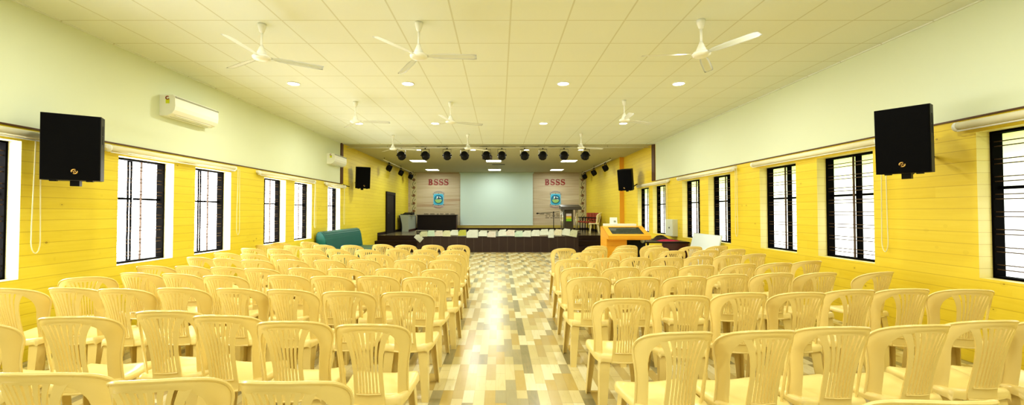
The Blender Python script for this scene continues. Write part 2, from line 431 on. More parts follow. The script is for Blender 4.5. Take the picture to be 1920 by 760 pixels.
mb = MB(); mb.face([(XSR, 15.75, 0), (XSR, YB, 0), (XSR, YB, ZC), (XSR, 15.75, ZC)])
mb.mi = 1; mb.face([(XSR, 15.75, 0), (XR, 15.75, 0), (XR, 15.75, ZC), (XSR, 15.75, ZC)])
struct(mb.build('wall_stage_right', [M['wood_r'], M['wood_step']], recalc=False), 'yellow plank wall right of the stage with an orange edge', 'wall')
mb = MB(); mb.face([(XL, YB, 0), (XR, YB, 0), (XR, YB, ZC), (XL, YB, ZC)])
struct(mb.build('wall_back', M['backwall'], recalc=False), 'banded beige wall behind the stage', 'wall')
mb = MB(); mb.box(-4.2, 4.1, YB - .03, YB - .001, .66, .80)
struct(mb.build('baseboard_back', M['gold_strip']), 'ochre strip along the foot of the stage back wall', 'baseboard')
mb = MB(); mb.box(-4.64, 4.44, YB - .05, YB - .001, ZS, .66)
struct(mb.build('baseboard_stage', M['dark_step']), 'dark skirting at the foot of the stage back wall', 'baseboard')
mb = MB(); mb.box(XL + .001, XL + .02, 16.3, 17.44, ZS, .68); mb.box(XL + .001, XL + .02, 18.92, YB - .06, ZS, .68)
struct(mb.build('baseboard_left', M['dark_step']), 'dark skirting along the left stage wall', 'baseboard')
mb = MB(); mb.box(XSR - .02, XSR - .001, 16.3, YB - .06, ZS, .68)
struct(mb.build('baseboard_right', M['dark_step']), 'dark skirting along the right stage wall', 'baseboard')
# trims
mb = MB(); mb.box(XL, XL + .014, YR, YPROS, TRL - .004, TRL + .012)
struct(mb.build('trim_1', M['trim']), 'thin brown bead between left planks and paint', 'trim')
mb = MB(); mb.box(XR - .014, XR, YR, YPROS, TRR - .004, TRR + .012)
struct(mb.build('trim_2', M['trim']), 'thin brown bead between right planks and paint', 'trim')
mb = MB(); mb.box(XL, XL + .03, 12.45, 12.62, TRL + .012, ZC)
struct(mb.build('trim_3', M['trim']), 'upright dark brown strip at the far end of the left upper wall', 'trim')
mb = MB(); mb.box(XR - .03, XR, 12.57, 12.80, TRR + .012, ZC)
struct(mb.build('trim_4', M['trim']), 'upright dark brown strip at the far end of the right upper wall', 'trim')
mb = MB(); mb.box(XL + .001, XR - .001, YPROS, YPROS + .09, ZC - .02, ZC)
struct(mb.build('trim_5', M['ceil']), 'shallow strip across the ceiling before the stage', 'trim')
mb = MB(); mb.box(XL, XL + .018, YR, YPROS, ZC - .014, ZC)
struct(mb.build('trim_6', M['ceil']), 'edge bead of the ceiling along the left wall', 'trim')
mb = MB(); mb.box(XR - .018, XR, YR, YPROS, ZC - .014, ZC)
struct(mb.build('trim_7', M['ceil']), 'edge bead of the ceiling along the right wall', 'trim')

# windows
def window(idx, x, sgn, y0, y1, z0, z1, pane):
    side = 'left' if sgn < 0 else 'right'
    n = f'window_{idx}'
    t = empty(n, (x + sgn * RV, (y0 + y1) / 2, z0), kind='structure')
    t['label'] = f'tall black framed window with a steel grille in the {side} wall'
    w = (y1 - y0) / 2; h = z1 - z0; D = sgn * .105
    def bx(m, xa, xb, *r): m.box(min(xa, xb), max(xa, xb), *r)
    mb = MB(); fw = .020
    bx(mb, 0, D, -w, -w + fw, 0, h); bx(mb, 0, D, w - fw, w, 0, h)
    bx(mb, 0, D, -w + fw, w - fw, 0, fw); bx(mb, 0, D, -w + fw, w - fw, h - fw, h)
    mb.build('window_frame', M['frame'], t)
    mb = MB(); 
    if sgn < 0: bx(mb, D * .78, D, -.060, -.046, fw, h - fw); bx(mb, D * .80, D, -.012, .004, fw, h - fw); bx(mb, D * .9, D, -.06, .004, fw, fw + .01); bx(mb, D * .9, D, -.06, .004, h - fw - .01, h - fw)
    else: bx(mb, D * .40, D, -.034, -.012, fw, h - fw); bx(mb, D * .55, D, -.012, .020, fw, h - fw)
    mb.build('mullion', M['frame'], t)
    mb = MB(); zt = h * .615; bx(mb, D * .5, D * .95, -w + fw, -.032, zt - .014, zt + .014); bx(mb, D * .5, D * .95, .032, w - fw, zt - .014, zt + .014)
    mb.build('transom', M['frame'], t)
    mb = MB(); bx(mb, D * .97, D * 1.12, -w + .01, w - .01, .01, h - .01); mb.build('pane', pane, t)
    mb = MB()
    for k in range(8):
        zc = .085 + k * (h - .13) / 7.6
        for dz in (0, .045):
            mb.tube([(D * .18, -w + .01, zc + dz), (D * .18, w - .01, zc + dz)], .0055, 6)
    mb.box(min(D * .05, D * .3), max(D * .05, D * .3), *((.06, .068) if sgn < 0 else (.0, .009)), fw, h - fw)
    mb.build('grille', M['grill'], t)
for i, (a, b) in enumerate(WIN_L): window(i + 1, XL, -1, a, b, *ZL, M['pane_l'])
for i, (a, b) in enumerate(WIN_R): window(i + 8, XR, 1, a, b, *ZR, M['pane_r'])

# door on the stage, left wall
t = empty('door_1', (XL, 18.17, ZS), kind='structure'); t['label'] = 'dark brown doorway in the left wall of the stage'
mb = MB(); mb.box(.0, .06, -.72, -.60, 0, 1.74); mb.box(0, .06, .60, .72, 0, 1.74); mb.box(0, .06, -.60, .60, 1.62, 1.74); mb.build('door_frame', M['desk_dark'], t)
mb = MB(); mb.box(.002, .03, -.6, .6, 0, 1.62); mb.build('door_leaf', M['desk_dark'], t)
mb = MB(); mb.tube([(.03, -.5, .85), (.075, -.5, .85), (.075, -.42, .85)], .01); mb.build('handle', M['chrome'], t)

# stage
mb = MB()
mb.mi = 1; mb.face([(-3.0, 15.62, 0), (2.9, 15.62, 0), (2.9, 15.62, ZS), (-3.0, 15.62, ZS)])
mb.mi = 0; mb.face([(-3.0, 15.62, 0), (-3.0, 16.3, 0), (-3.0, 16.3, ZS), (-3.0, 15.62, ZS)]); mb.face([(2.9, 15.62, 0), (2.9, 16.3, 0), (2.9, 16.3, ZS), (2.9, 15.62, ZS)])
mb.face([(XL, 16.3, 0), (-3.0, 16.3, 0), (-3.0, 16.3, ZS), (XL, 16.3, ZS)]); mb.face([(2.9, 16.3, 0), (XSR, 16.3, 0), (XSR, 16.3, ZS), (2.9, 16.3, ZS)])
mb.mi = 2; mb.face([(XL, 16.3, ZS), (XSR, 16.3, ZS), (XSR, YB, ZS), (XL, YB, ZS)]); mb.face([(-3.0, 15.62, ZS), (2.9, 15.62, ZS), (2.9, 16.3, ZS), (-3.0, 16.3, ZS)])
struct(mb.build('stage', [M['dark_step'], M['dark_tile'], M['stage_floor']]), 'raised stage with dark tiled front', 'stage')
for nm, xa, xb, sd in (('stage_steps', XL, -3.0, 'left'), ('stage_steps', 2.9, XSR, 'right')):
    mb = MB()
    mb.box(xa, xb, 15.64, 15.97, 0, .19); mb.box(xa, xb, 15.97, 16.299, 0, .385)
    mb.box(xa, xb, 15.62, 15.97, .175, .195); mb.box(xa, xb, 15.95, 16.299, .37, .39)
    struct(mb.build(nm, M['dark_step']), f'dark brown steps up to the {sd} side of the stage', 'steps')

# ================================================================== CHAIRS
def back_y(x, z):
    u = max(0, (z - .42) / .44)
    return -.206 - .105 * u ** 1.15 + 1.75 * x * x + 36 * x ** 4

def interp(tab, z):
    for (a, p), (b, q) in zip(tab, tab[1:]):
        if a <= z <= b:
            t = (z - a) / (b - a); return p + (q - p) * t
    return tab[-1][1] if z > tab[-1][0] else tab[0][1]

def smooth_line(pts, k=3):
    """Catmull-Rom through points"""
    out = []
    P = [pts[0]] + pts + [pts[-1]]
    for i in range(1, len(P) - 2):
        a, b, c, d = P[i - 1], P[i], P[i + 1], P[i + 2]
        for s in range(k):
            t = s / k
            out.append(tuple(.5 * ((2 * b[j]) + (-a[j] + c[j]) * t + (2 * a[j] - 5 * b[j] + 4 * c[j] - d[j]) * t * t + (-a[j] + 3 * b[j] - 3 * c[j] + d[j]) * t ** 3) for j in range(len(b))))
    out.append(tuple(pts[-1])); return out

def chair_back():
    mb = MB()
    O = [(.194, .385), (.194, .50), (.199, .59), (.209, .67), (.2145, .715), (.213, .752), (.203, .788), (.182, .818), (.150, .839), (.094, .856), (0, .863)]
    I = [(.150, .385), (.153, .50), (.158, .59), (.164, .65), (.165, .69), (.161, .728), (.149, .764), (.129, .791), (.100, .811), (.060, .824), (0, .828)]
    O = smooth_line(O); I = smooth_line(I)
    O = O + [(-x, z) for x, z in O[-2::-1]]; I = I + [(-x, z) for x, z in I[-2::-1]]
    n = len(O) - 1
    t = bmesh.new()
    # frame band
    rows = []
    for k in range(n + 1):
        r = []
        for j in range(4):
            s = j / 3; x = O[k][0] * (1 - s) + I[k][0] * s; z = O[k][1] * (1 - s) + I[k][1] * s
            r.append(t.verts.new((x, back_y(x, z) - (.005 * math.sin(s * PI)), z)))
        rows.append(r)
    for a, b in zip(rows, rows[1:]):
        for j in range(3): t.faces.new((a[j], a[j + 1], b[j + 1], b[j])).smooth = True
    # fan shaped splat with slots
    W = [(.375, .088), (.50, .083), (.58, .082), (.66, .088), (.72, .099), (.76, .112), (.785, .124), (.80, .132), (.818, .144), (.84, .155)]
    zs = [.375, .40, .43, .455, .52, .58, .63, .67, .71, .74, .765, .785, .80, .816, .838]
    cols = [-1, -.72]; sl = .092; st = (1.44 - 7 * sl) / 6
    x = -.72
    for i in range(13):
        x += sl if i % 2 == 0 else st
        cols.append(x)
    cols[-1] = .72; cols.append(1)
    V = [[t.verts.new((c * interp(W, z), back_y(c * interp(W, z), z) - (.004 if i in (0, len(cols) - 1) else 0), z)) for i, c in enumerate(cols)] for z in zs]
    for j in range(len(zs) - 1):
        for i in range(len(cols) - 1):
            slot = (1 <= i <= 13) and (i % 2 == 1)
            if slot and .455 <= zs[j] < .816: continue
            t.faces.new((V[j][i], V[j][i + 1], V[j + 1][i + 1], V[j + 1][i])).smooth = True
    bmesh.ops.recalc_face_normals(t, faces=t.faces[:])
    bmesh.ops.solidify(t, geom=t.faces[:], thickness=.009)
    for f in t.faces: f.smooth = True
    mb.merge(t)
    # rolled rim along the outer edge
    mb.tube([(x, back_y(x, z), z) for x, z in O], .0075, 6)
    # ledge at the foot of the splat
    mb.tube([(x, back_y(x, .45) - .007, .45) for x in (-.068, 0, .068)], .004, 5)
    mb.tube([(x, back_y(x, .38) - .006, .382) for x in (-.088, -.04, 0, .04, .088)], .007, 6)
    return mb

def chair_seat():
    mb = MB()
    U = [-1, -1, -.965, -.88, -.6, -.2, .2, .6, .88, .965, 1, 1]
    UZ = [-.055, -.022, -.004, .002, -.006, -.011, -.011, -.006, .002, -.004, -.022, -.055]
    Vv = [0, 0, .04, .14, .35, .6, .82, .92, .985, 1.01, 1.02]
    VZ = [-.05, -.01, .0, .0, -.008, -.008, .0, .001, -.010, -.032, -.062]
    def half(v): return .192 + .030 * min(1, max(0, v)) ** .7
    def fn(a, b):
        i = round(a * 11); j = round(b * 10)
        v = Vv[j]; w = half(v)
        rc = .035 * max(0, (v - .8) / .22) ** 2 + .02 * max(0, (.1 - v) / .1)
        dz = UZ[i] + VZ[j]
        if i in (0, 11): dz += .022 * math.sin(PI * min(1, max(0, v)))
        if j == 10: dz += .02 * (1 - U[i] ** 2)
        return (U[i] * (w - rc), -.19 + .41 * v, .432 + max(dz, -.075))
    mb.grid(fn, 11, 10)
    return mb

def chair_leg(sx, sy):
    mb = MB()
    th = .006
    def prof(f):
        w = (.066 - .024 * f) if sy > 0 else (.078 - .026 * f)
        x = sx * ((.182 + .030 * f) if sy > 0 else (.168 + .018 * f)); y = (.185 + .022 * f) if sy > 0 else -(.165 + .055 * f)
        dx, dy = -sx, (-1 if sy > 0 else 1)
        return [(x, y), (x + dx * w, y), (x + dx * w, y + dy * th), (x + dx * th, y + dy * th), (x + dx * th, y + dy * w), (x, y + dy * w)]
    rings = []
    for f, z in ((0, .418), (.5, .21), (1, 0)):
        rings.append([mb.bm.verts.new((x, y, z)) for x, y in prof(f)])
    for A, B in zip(rings, rings[1:]):
        for k in range(6): mb.bm.faces.new((A[k], A[(k + 1) % 6], B[(k + 1) % 6], B[k]))
    mb.bm.faces.new(rings[0]); mb.bm.faces.new(rings[-1][::-1])
    return mb

proto = empty('plastic_chair', label='chair', cat='chair')
chair_seat().build('seat', M['chair'], proto)
chair_back().build('backrest', M['chair'], proto).data.set_sharp_from_angle(angle=R(38))
for sx, sy in ((-1, -1), (1, -1), (-1, 1), (1, 1)):
    chair_leg(sx, sy).build('leg', M['chair'], proto)

ROWS_L = [
 [(-1.80,1.92,0),(-1.32,1.85,8),(-.8,1.84,-.8)],
 [(-3.03,2.66,0),(-2.58,2.78,8),(-2.13,2.93,6),(-1.68,2.82,.9),(-1.22,2.68,3.8),(-.73,2.62,0)],
 [(-3.97,3.71,0),(-3.52,3.74,2),(-3.07,3.69,2),(-2.63,3.73,.2),(-2.12,3.71,-4.6),(-1.68,3.66,-4.2),(-1.21,3.58,1.1),(-.73,3.55,-.6)],
 [(-3.68,4.58,0),(-3.2,4.52,-5),(-2.72,4.40,2),(-2.10,4.42,-.2),(-1.64,4.35,-1.6),(-1.19,4.36,-1.6),(-.73,4.29,-.7)],
 [(-4.0,5.14,4),(-3.53,5.12,-3),(-3.07,5.03,0),(-2.62,4.92,-4),(-2.15,4.95,-3.3),(-1.69,4.90,-4),(-1.17,4.90,-1.9),(-.65,4.83,.1)],
 [(-4.08,6.06,-6),(-3.62,5.9,-5),(-3.15,5.74,-2),(-2.69,5.75,-4.7),(-2.21,5.72,-1.7),(-1.76,5.74,-.3),(-1.17,5.73,.5),(-.71,5.7,.2)],
 [(-4.13,6.68,-2.3),(-3.64,6.53,-2.5),(-3.16,6.45,.2),(-2.71,6.46,-1.4),(-2.24,6.42,-1),(-1.77,6.41,.3),(-1.15,6.38,-.4),(-.71,6.41,.1)],
 [(-4.2,7.48,-5.8),(-3.68,7.32,0),(-3.15,7.34,.2),(-2.68,7.28,-3.3),(-2.17,7.21,1.8),(-1.7,7.32,-1.7),(-1.22,7.24,.2),(-.73,7.12,.3)],
 [(-3.3,8.2,1.9),(-2.75,8.13,2.3),(-2.22,8.33,-.4),(-1.76,8.19,1.3),(-1.25,8.17,1.2),(-.77,8.17,.7)],
]
ROWS_R = [
 [(.93,2.47,5.2),(1.39,2.5,3.1),(1.86,2.57,-2.2),(2.32,2.61,3.1),(2.81,2.7,0)],
 [(.91,3.31,-1.5),(1.4,3.42,-4.2),(1.89,3.53,-.8),(2.35,3.54,-1.2),(2.83,3.65,-1.2),(3.31,3.69,-4.8),(3.8,3.65,-12.5)],
 [(.87,4.29,-1.5),(1.34,4.29,-.7),(1.82,4.35,.4),(2.3,4.49,.2),(2.81,4.57,0),(3.27,4.6,3.2),(3.87,4.64,12)],
 [(.91,4.98,-.7),(1.38,5.02,2.1),(1.86,5.09,-1.6),(2.32,5.2,1.5),(2.86,5.31,8),(3.38,5.42,1.6),(3.89,5.63,5.7)],
 [(.95,5.8,-.9),(1.41,5.92,-.5),(1.87,6.02,.4),(2.33,6.04,-2.1),(2.81,6.2,0),(3.29,6.34,3),(3.75,6.53,5.4)],
 [(1.31,6.72,.3),(1.92,6.75,-.8),(2.77,7.0,.1),(3.37,7.16,2.6),(3.91,7.32,2.1)],
 [(1.1,7.44,-.9),(1.61,7.44,.6),(2.15,7.45,-.5),(2.74,7.57,-1.6),(3.43,7.83,.6),(3.97,7.99,4.8)],
]
used = [False]
def place_chair(x, y, a, label, group):
    if not used[0]:
        used[0] = True; c = proto; c.location = (x, y, 0); c.rotation_euler = (0, 0, R(a)); c['label'] = label; c['group'] = group
    else:
        c = dup(proto, (x, y, 0), (0, 0, R(a)), label, group)
    return c
for side, rows, rev in (('left', ROWS_L, True), ('right', ROWS_R, False)):
    g = f'cream plastic chairs in rows {side} of the aisle'
    for r, row in enumerate(rows):
        for i, (x, y, a) in enumerate(sorted(row, reverse=rev)):
            # seat number counted outward from the aisle
            lb = f'cream plastic chair, {side} block, {ORD[r]} row from the camera, {ORD[i]} from the aisle'
            place_chair(x, y, a, lb, g)
GL, GR = 'cream plastic chairs in rows left of the aisle', 'cream plastic chairs in rows right of the aisle'
place_chair(-4.03, 4.25, 30, 'cream plastic chair turned toward the left wall, behind the third left row', GL)
place_chair(-3.74, 8.0, -4.7, 'cream plastic chair standing alone just before the scattered back chairs on the left', GL)
place_chair(-4.36, 8.2, -6, 'cream plastic chair at left wall under the window, nearest of three strays', GL)
place_chair(-4.36, 8.74, 0, 'cream plastic chair at left wall under the window, middle of three strays', GL)
place_chair(-3.90, 9.0, -5, 'cream plastic chair farthest back among the strays by the left windows', GL)
place_chair(1.5, 1.68, 0, 'cream plastic chair in the nearest right row, only its top rail showing', GR)
place_chair(3.25, 2.72, 0, 'cream plastic chair at the right frame edge, only its seat showing', GR)
place_chair(2.85, 8.12, -.8, 'cream plastic chair in the last right row, before the black case', GR)
place_chair(1.77, 7.98, .8, 'cream plastic chair in the last right row, left of the wooden console', GR)
place_chair(2.36, 8.10, 1.1, 'cream plastic chair in the last right row, in front of the wooden console', GR)

# ================================================================== CEILING FIXTURES
def make_fan():
    t = empty('ceiling_fan', label='fan', cat='fan')
    mb = MB(); mb.lathe([(.016, -.10), (.026, -.085), (.042, -.03), (.043, 0)], 20); mb.build('canopy', M['white'], t)
    mb = MB(); mb.tube([(0, 0, -.09), (0, 0, -.27)], .0125, 10); mb.build('rod', M['white'], t)
    mb = MB(); mb.lathe([(.016, -.235), (.03, -.27), (.044, -.305), (.052, -.325), (.046, -.33), (.046, -.338), (.080, -.345), (.094, -.36), (.091, -.375), (.068, -.393), (.02, -.400)], 28)
    mb.build('motor_housing', M['white'], t)
    for k in range(3):
        a = k * 2 * PI / 3
        mb = MB()
        ca, sa = math.cos(a), math.sin(a)
        def fn(u, v):
            r = .08 + .54 * u
            w = .022 if u < .08 else (.034 + .014 * min(1, (u - .08) / .3))
            if u > .96: w *= .82
            y = (v - .5) * 2 * w; z = -.362 - y * .22 - .012 * u
            return (r * ca - y * sa, r * sa + y * ca, z)
        mb.grid(fn, 14, 4)
        bmesh.ops.solidify(mb.bm, geom=mb.bm.faces[:], thickness=.005)
        mb.build('blade', M['white'], t)
    return t
FANS = [(-2.56, 4.56, 30, 'nearest row, left of the three'), (-.86, 4.52, 0, 'nearest row, middle of the three'), (2.13, 4.46, 57, 'nearest row, right of the three'),
        (-2.64, 7.8, 5, 'second row, left of the three'), (-.90, 7.85, 20, 'second row, middle of the three'), (2.27, 7.7, 25, 'second row, right of the three'),
        (-2.80, 11.2, 10, 'farthest row, left of the three'), (-.82, 11.1, 35, 'farthest row, middle of the three'), (2.12, 11.0, 15, 'farthest row, right of the three')]
f0 = make_fan()
for i, (x, y, a, l) in enumerate(FANS):
    lb = f'white three-blade ceiling fan, {l}'
    if i == 0:
        f0.location = (x, y, ZC); f0.rotation_euler = (0, 0, R(a)); f0['label'] = lb; f0['group'] = 'white ceiling fans'
    else: dup(f0, (x, y, ZC), (0, 0, R(a)), lb, 'white ceiling fans')

t = empty('ceiling_downlight', label='x', cat='ceiling light', group='round ceiling downlights')
mb = MB(); mb.lathe([(.098, 0), (.098, -.010), (.092, -.014), (.086, -.012), (.084, -.004)], 28, cap=False); mb.build('bezel', M['white'], t)
mb = MB(); mb.lathe([(.001, -.009), (.085, -.009), (.085, -.003), (.001, -.003)], 28); mb.build('diffuser', M['lamp'], t)
DL = []
for yr, xs, nm in ((6.68, (-3.24, -1.44, 1.01, 2.83), 'nearest row'), (9.69, (-3.2, -1.46, 1.01, 2.83), 'second row'), (13.84, (-2.62, -.85, .89, 2.66), 'row over the stage lights')):
    for i, x in enumerate(xs):
        DL.append((x, yr, f'round white ceiling downlight, {nm}, {ORD[i]} from the left'))
for i, (x, y, l) in enumerate(DL):
    if i == 0: t.location = (x, y, ZC); t['label'] = l
    else: dup(t, (x, y, ZC), None, l)

t = empty('ceiling_panel_light', label='x', cat='ceiling light', group='square ceiling panel lights over the stage')
mb = MB(); mb.box(-.31, .31, -.31, -.29, -.012, 0); mb.box(-.31, .31, .29, .31, -.012, 0); mb.box(-.31, -.29, -.29, .29, -.012, 0); mb.box(.29, .31, -.29, .29, -.012, 0); mb.build('frame', M['white'], t)
mb = MB(); mb.box(-.29, .29, -.29, .29, -.009, -.001); mb.build('diffuser', M['panel'], t)
k = 0
for y, nm in ((16.85, 'front row'), (20.4, 'rear row')):
    for x, s in ((-3.2, 'left'), (-.22, 'middle'), (2.76, 'right')):
        lb = f'square white panel light in the stage ceiling, {nm}, {s}'
        if k == 0: t.location = (x, y, ZC); t['label'] = lb
        else: dup(t, (x, y, ZC), None, lb)
        k += 1

mb = MB(); mb.box(-.30, .24, 18.05, 18.2, ZC - .012, ZC)
tag(mb.build('ceiling_vent', M['black']), 'narrow black slot vent in the stage ceiling', 'vent')

t = empty('ceiling_projector', (-.41, 14.6, ZC), label='dark projector hanging from the ceiling behind the stage lights', cat='projector')
mb = MB(); mb.tube([(0, 0, 0), (0, 0, -.1)], .02, 8); mb.build('mount', M['black'], t)
mb = MB(); mb.rbox(-.17, .17, -.15, .15, -.21, -.10, .012); mb.build('body', M['bag'], t)
mb = MB(); mb.lathe([(.035, 0), (.04, .05), (.03, .05)], 16, Matrix.Translation((.07, .13, -.155)) @ Matrix.Rotation(-PI / 2, 4, 'X')); mb.build('lens', M['glass_dark'], t)

# ---- stage lights
t = empty('lighting_bar', (0, 12.95, 3.435), label='thin white pipe across the ceiling carrying the stage lights', cat='lighting bar')
mb = MB(); mb.tube([(XL + .02, 0, -.005), (XR - .02, 0, .005)], .014, 8); mb.build('pipe', M['white'], t)
for x in (-3.4, -1.6, -.3, 1.2, 3.3):
    mb = MB(); mb.tube([(x, 0, .01), (x, 0, .064)], .006, 6); mb.build('hanger', M['grey'], t)
mb = MB()
for a, b in ((-2.55, -2.2), (-1.9, -1.55), (-.6, .5), (.62, 1.4), (1.5, 2.4)):
    mb.tube([(a + (b - a) * q / 6, .02, .022 + .006 * math.sin(q * 2.1)) for q in range(7)], .008, 5)
mb.build('cable', M['black_rubber'], t)

def make_par(name='stage_light'):
    t = empty(name, label='x', cat='stage light')
    # origin at the hanging clamp; yoke hangs below, can tilts toward the stage
    mb = MB()
    mb.box(-.125, .125, -.015, .015, -.056, -.048)
    mb.box(-.125, -.118, -.015, .015, -.25, -.052); mb.box(.118, .125, -.015, .015, -.25, -.052)
    mb.box(-.015, .015, -.02, .02, -.05, -.016)
    mb.build('yoke', M['black'], t)
    mb = MB()
    mt = Matrix.Translation((0, 0, -.235)) @ Matrix.Rotation(R(65), 4, 'X')
    # axis points along local z after rotation: forward and down is -z side
    mb.lathe([(.03, .105), (.08, .098), (.108, .07), (.122, .03), (.122, -.07), (.128, -.075), (.128, -.09), (.112, -.09), (.10, -.065)], 10, mt)
    mb.lathe([(.02, -.145), (.02, .145)], 8, Matrix.Translation((0, 0, -.235)) @ Matrix.Rotation(PI / 2, 4, 'Y'))
    mb.build('lamp_can', M['black'], t)
    mb = MB()
    mb.lathe([(.104, -.066), (.001, -.058)], 20, mt, cap=False); mb.build('lens', M['glass_dark'], t)
    return t
P0 = make_par()
px = [752, 797, 838, 870.5, 912, 941, 983.7, 1018, 1058, 1098]
for i, p in enumerate(px):
    x = (p - 936) / 800 * 12.95
    rz = random.uniform(-9, 9)
    lb = f'black stage light on the front bar, {ORD[i]} from the left'
    if i == 0: P0.location = (x, 12.95, 3.435); P0.rotation_euler = (0, 0, R(rz)); P0['label'] = lb; P0['group'] = 'stage lights on the front bar'
    else: dup(P0, (x, 12.95, 3.435), (0, 0, R(rz)), lb, 'stage lights on the front bar')
for s, x, sd in ((-1, -4.27, 'left'), (1, 4.12, 'right')):
    t = empty('lighting_bar', (x, 18.5, 3.41), label=f'slim white bar along the {sd} stage wall holding three lights', cat='lighting bar')
    mb = MB(); mb.tube([(0, -2.8, 0), (0, 2.8, 0)], .014, 8); mb.build('pipe', M['white'], t)
    for yy in (-2.7, 0, 2.6):
        mb = MB(); mb.tube([(0, yy, 0), (0, yy, .09)], .008, 6); mb.build('hanger', M['black'], t)
    for yy, nm in ((16.5, 'nearest'), (18.5, 'middle'), (20.5, 'farthest')):
        dup(P0, (x, yy, 3.41), (0, 0, R(s * 62)), f'black stage light on the {sd} wall bar, {nm} of three', f'stage lights on the {sd} wall bar')

# ================================================================== WALL FIXTURES
# roller blinds with bead chains
def blind(sgn, x, y0, y1, z, ych, zch, lb):
    t = empty('roller_blind', (x, (y0 + y1) / 2, z), label=lb, cat='blind', group=f'rolled-up cream blinds on the {"left" if sgn < 0 else "right"} wall')
    h = (y1 - y0) / 2; c = -sgn * .052
    mb = MB(); mb.tube([(c, -h + .02, .006), (c, h - .02, .006)], .036, 14); mb.build('roll', M['blind'], t)
    for e in (-1, 1):
        mb = MB(); mb.lathe([(.001, -.011), (.046, -.011), (.046, .011), (.001, .011)], 16, Matrix.Translation((c, e * (h - .01), 0)) @ Matrix.Rotation(PI / 2, 4, 'X'))
        mb.box(min(0, c), max(0, c), e * h - .012, e * h + .004, .0, .046); mb.build('end_bracket', M['ac'], t)
    mb = MB(); mb.tube([(c * 1.35, -h + .03, -.046), (c * 1.35, h - .03, -.046)], .008, 8); mb.build('bottom_bar', M['ac'], t)
    if ych is not None:
        yy = ych - (y0 + y1) / 2; pts = []
        L = z - zch; w = .038
        for k in range(7): pts.append((c + .002 * math.sin(k), yy - w * (.6 + .5 * k / 6), -L * .9 * k / 6))
        for k in range(1, 8):
            a = PI + PI * k / 8; pts.append((c, yy + w * 1.1 * math.cos(a), -L * .9 + .1 * L * math.sin(a)))
        for k in range(6, -1, -1): pts.append((c, yy + w * (.6 + .5 * k / 6), -L * .9 * k / 6))
        mb = MB(); mb.tube(pts, .0055, 6, close=True); mb.build('bead_chain', M['bead'], t)
for a in ((-1, XL, 2.0, 4.52, 2.225, 4.24, 1.06, 'rolled cream blind on the left wall, nearest, partly behind the large speaker'),
          (-1, XL, 4.99, 7.40, 2.225, 7.52, 1.07, 'rolled cream blind over the large left window pair beside the big speaker'),
          (-1, XL, 8.15, 10.60, 2.225, 10.66, 1.07, 'rolled cream blind over the far left window pair'),
          (-1, XL, 11.32, 12.70, 2.225, 12.66, 1.10, 'short rolled cream blind over the last left window, above the sofa'),
          (1, XR, 1.9, 4.24, 2.318, None, 0, 'rolled cream blind at the right frame edge, nearest on the right wall'),
          (1, XR, 5.10, 7.66, 2.318, 5.05, 1.0, 'rolled cream blind on the right wall just beyond the big speaker'),
          (1, XR, 8.26, 10.85, 2.318, 8.2, 1.0, 'rolled cream blind on the right wall above the leaning whiteboard'),
          (1, XR, 11.50, 14.05, 2.318, 11.62, 1.0, 'rolled cream blind on the right wall nearest the stage')):
    blind(*a)

# air conditioners
def make_ac():
    t = empty('air_conditioner', label='x', cat='air conditioner', group='white wall air conditioners on the left wall')
    prof = [(0, 0), (.10, 0), (.17, .03), (.205, .075), (.215, .13), (.21, .25), (.18, .285), (0, .285)]
    mb = MB(); mb.prism(prof, 'y', -.45, .45); mb.build('body', M['ac'], t)
    mb = MB(); mb.box(.205, .2165, -.44, .45, .243, .262); mb.build('top_strip', M['grey'], t)
    mb = MB(); mb.box(.06, .16, -.36, .36, .004, .010, rot=(0, R(-8), 0), org=(.1, 0, .01)); mb.build('louver', M['white'], t)
    mb = MB(); mb.box(.09, .10, -.38, .38, -.002, .003); mb.build('outlet_slot', M['grey'], t)
    mb = MB(); mb.box(.085, .135, -.4535, -.4505, .165, .225); mb.build('energy_sticker', M['sticker'], t)
    mb = MB(); pts = [(.110 + .024 * math.cos(a), -.453, .242 + .022 * math.sin(a)) for a in [R(q) for q in range(60, 331, 30)]]
    mb.tube(pts, .007, 6); mb.build('sticker_dial', M['sticker_red'], t)
    return t
ac = make_ac(); ac.location = (XL, 6.26, 2.795); ac['label'] = 'white split air conditioner on the left upper wall, the near large one'
dup(ac, (XL, 11.93, 2.775), None, 'white split air conditioner on the left upper wall, the far small one near the stage')

# loudspeakers
def make_speaker(W, H, D, badge_x):
    t = empty('loudspeaker', label='x', cat='loudspeaker')
    # front centre at origin, faces -Y; cabinet narrows to the rear
    mb = MB(); tp = .055
    pts = [(-W / 2, 0.012), (W / 2, 0.012), (W / 2, D * .45), (W / 2 - tp, D), (-W / 2 + tp, D), (-W / 2, D * .45)]
    mb.prism(pts, 'z', -H / 2, H / 2)
    mb.build('cabinet', M['cab_side'], t)
    mb = MB(); mb.rbox(-W / 2 + .004, W / 2 - .004, -.010, .014, -H / 2 + .004, H / 2 - .004, .006); mb.build('grille', M['grille'], t)
    mb = MB()
    for s in (0, PI):
        mb.tube([(badge_x + .021 * math.cos(a + s), -.013, -H / 2 + .085 + .021 * math.sin(a + s)) for a in [R(q) for q in range(60, 206, 24)]], [.002, .0045, .006, .0065, .006, .0045, .002], 6)
    for q in (0, PI): mb.tube([(badge_x + .008 * math.cos(a + q), -.013, -H / 2 + .085 + .008 * math.sin(a + q)) for a in [R(w) for w in range(150, 296, 29)]], [.001, .003, .004, .004, .003, .001], 6)
    mb.build('badge', M['gold'], t)
    mb = MB(); mb.box(W / 2 - .002, W / 2 + .003, D * .2, D * .38, .14, .235); mb.box(W / 2 - .002, W / 2 + .003, D * .2, D * .38, .05, .13); mb.build('side_handle', M['black'], t)
    for fx in (-W / 2 + .06, W / 2 - .11):
        mb = MB(); mb.box(fx, fx + .05, .03, .08, -H / 2 - .012, -H / 2); mb.build('foot', M['black'], t)
    return t
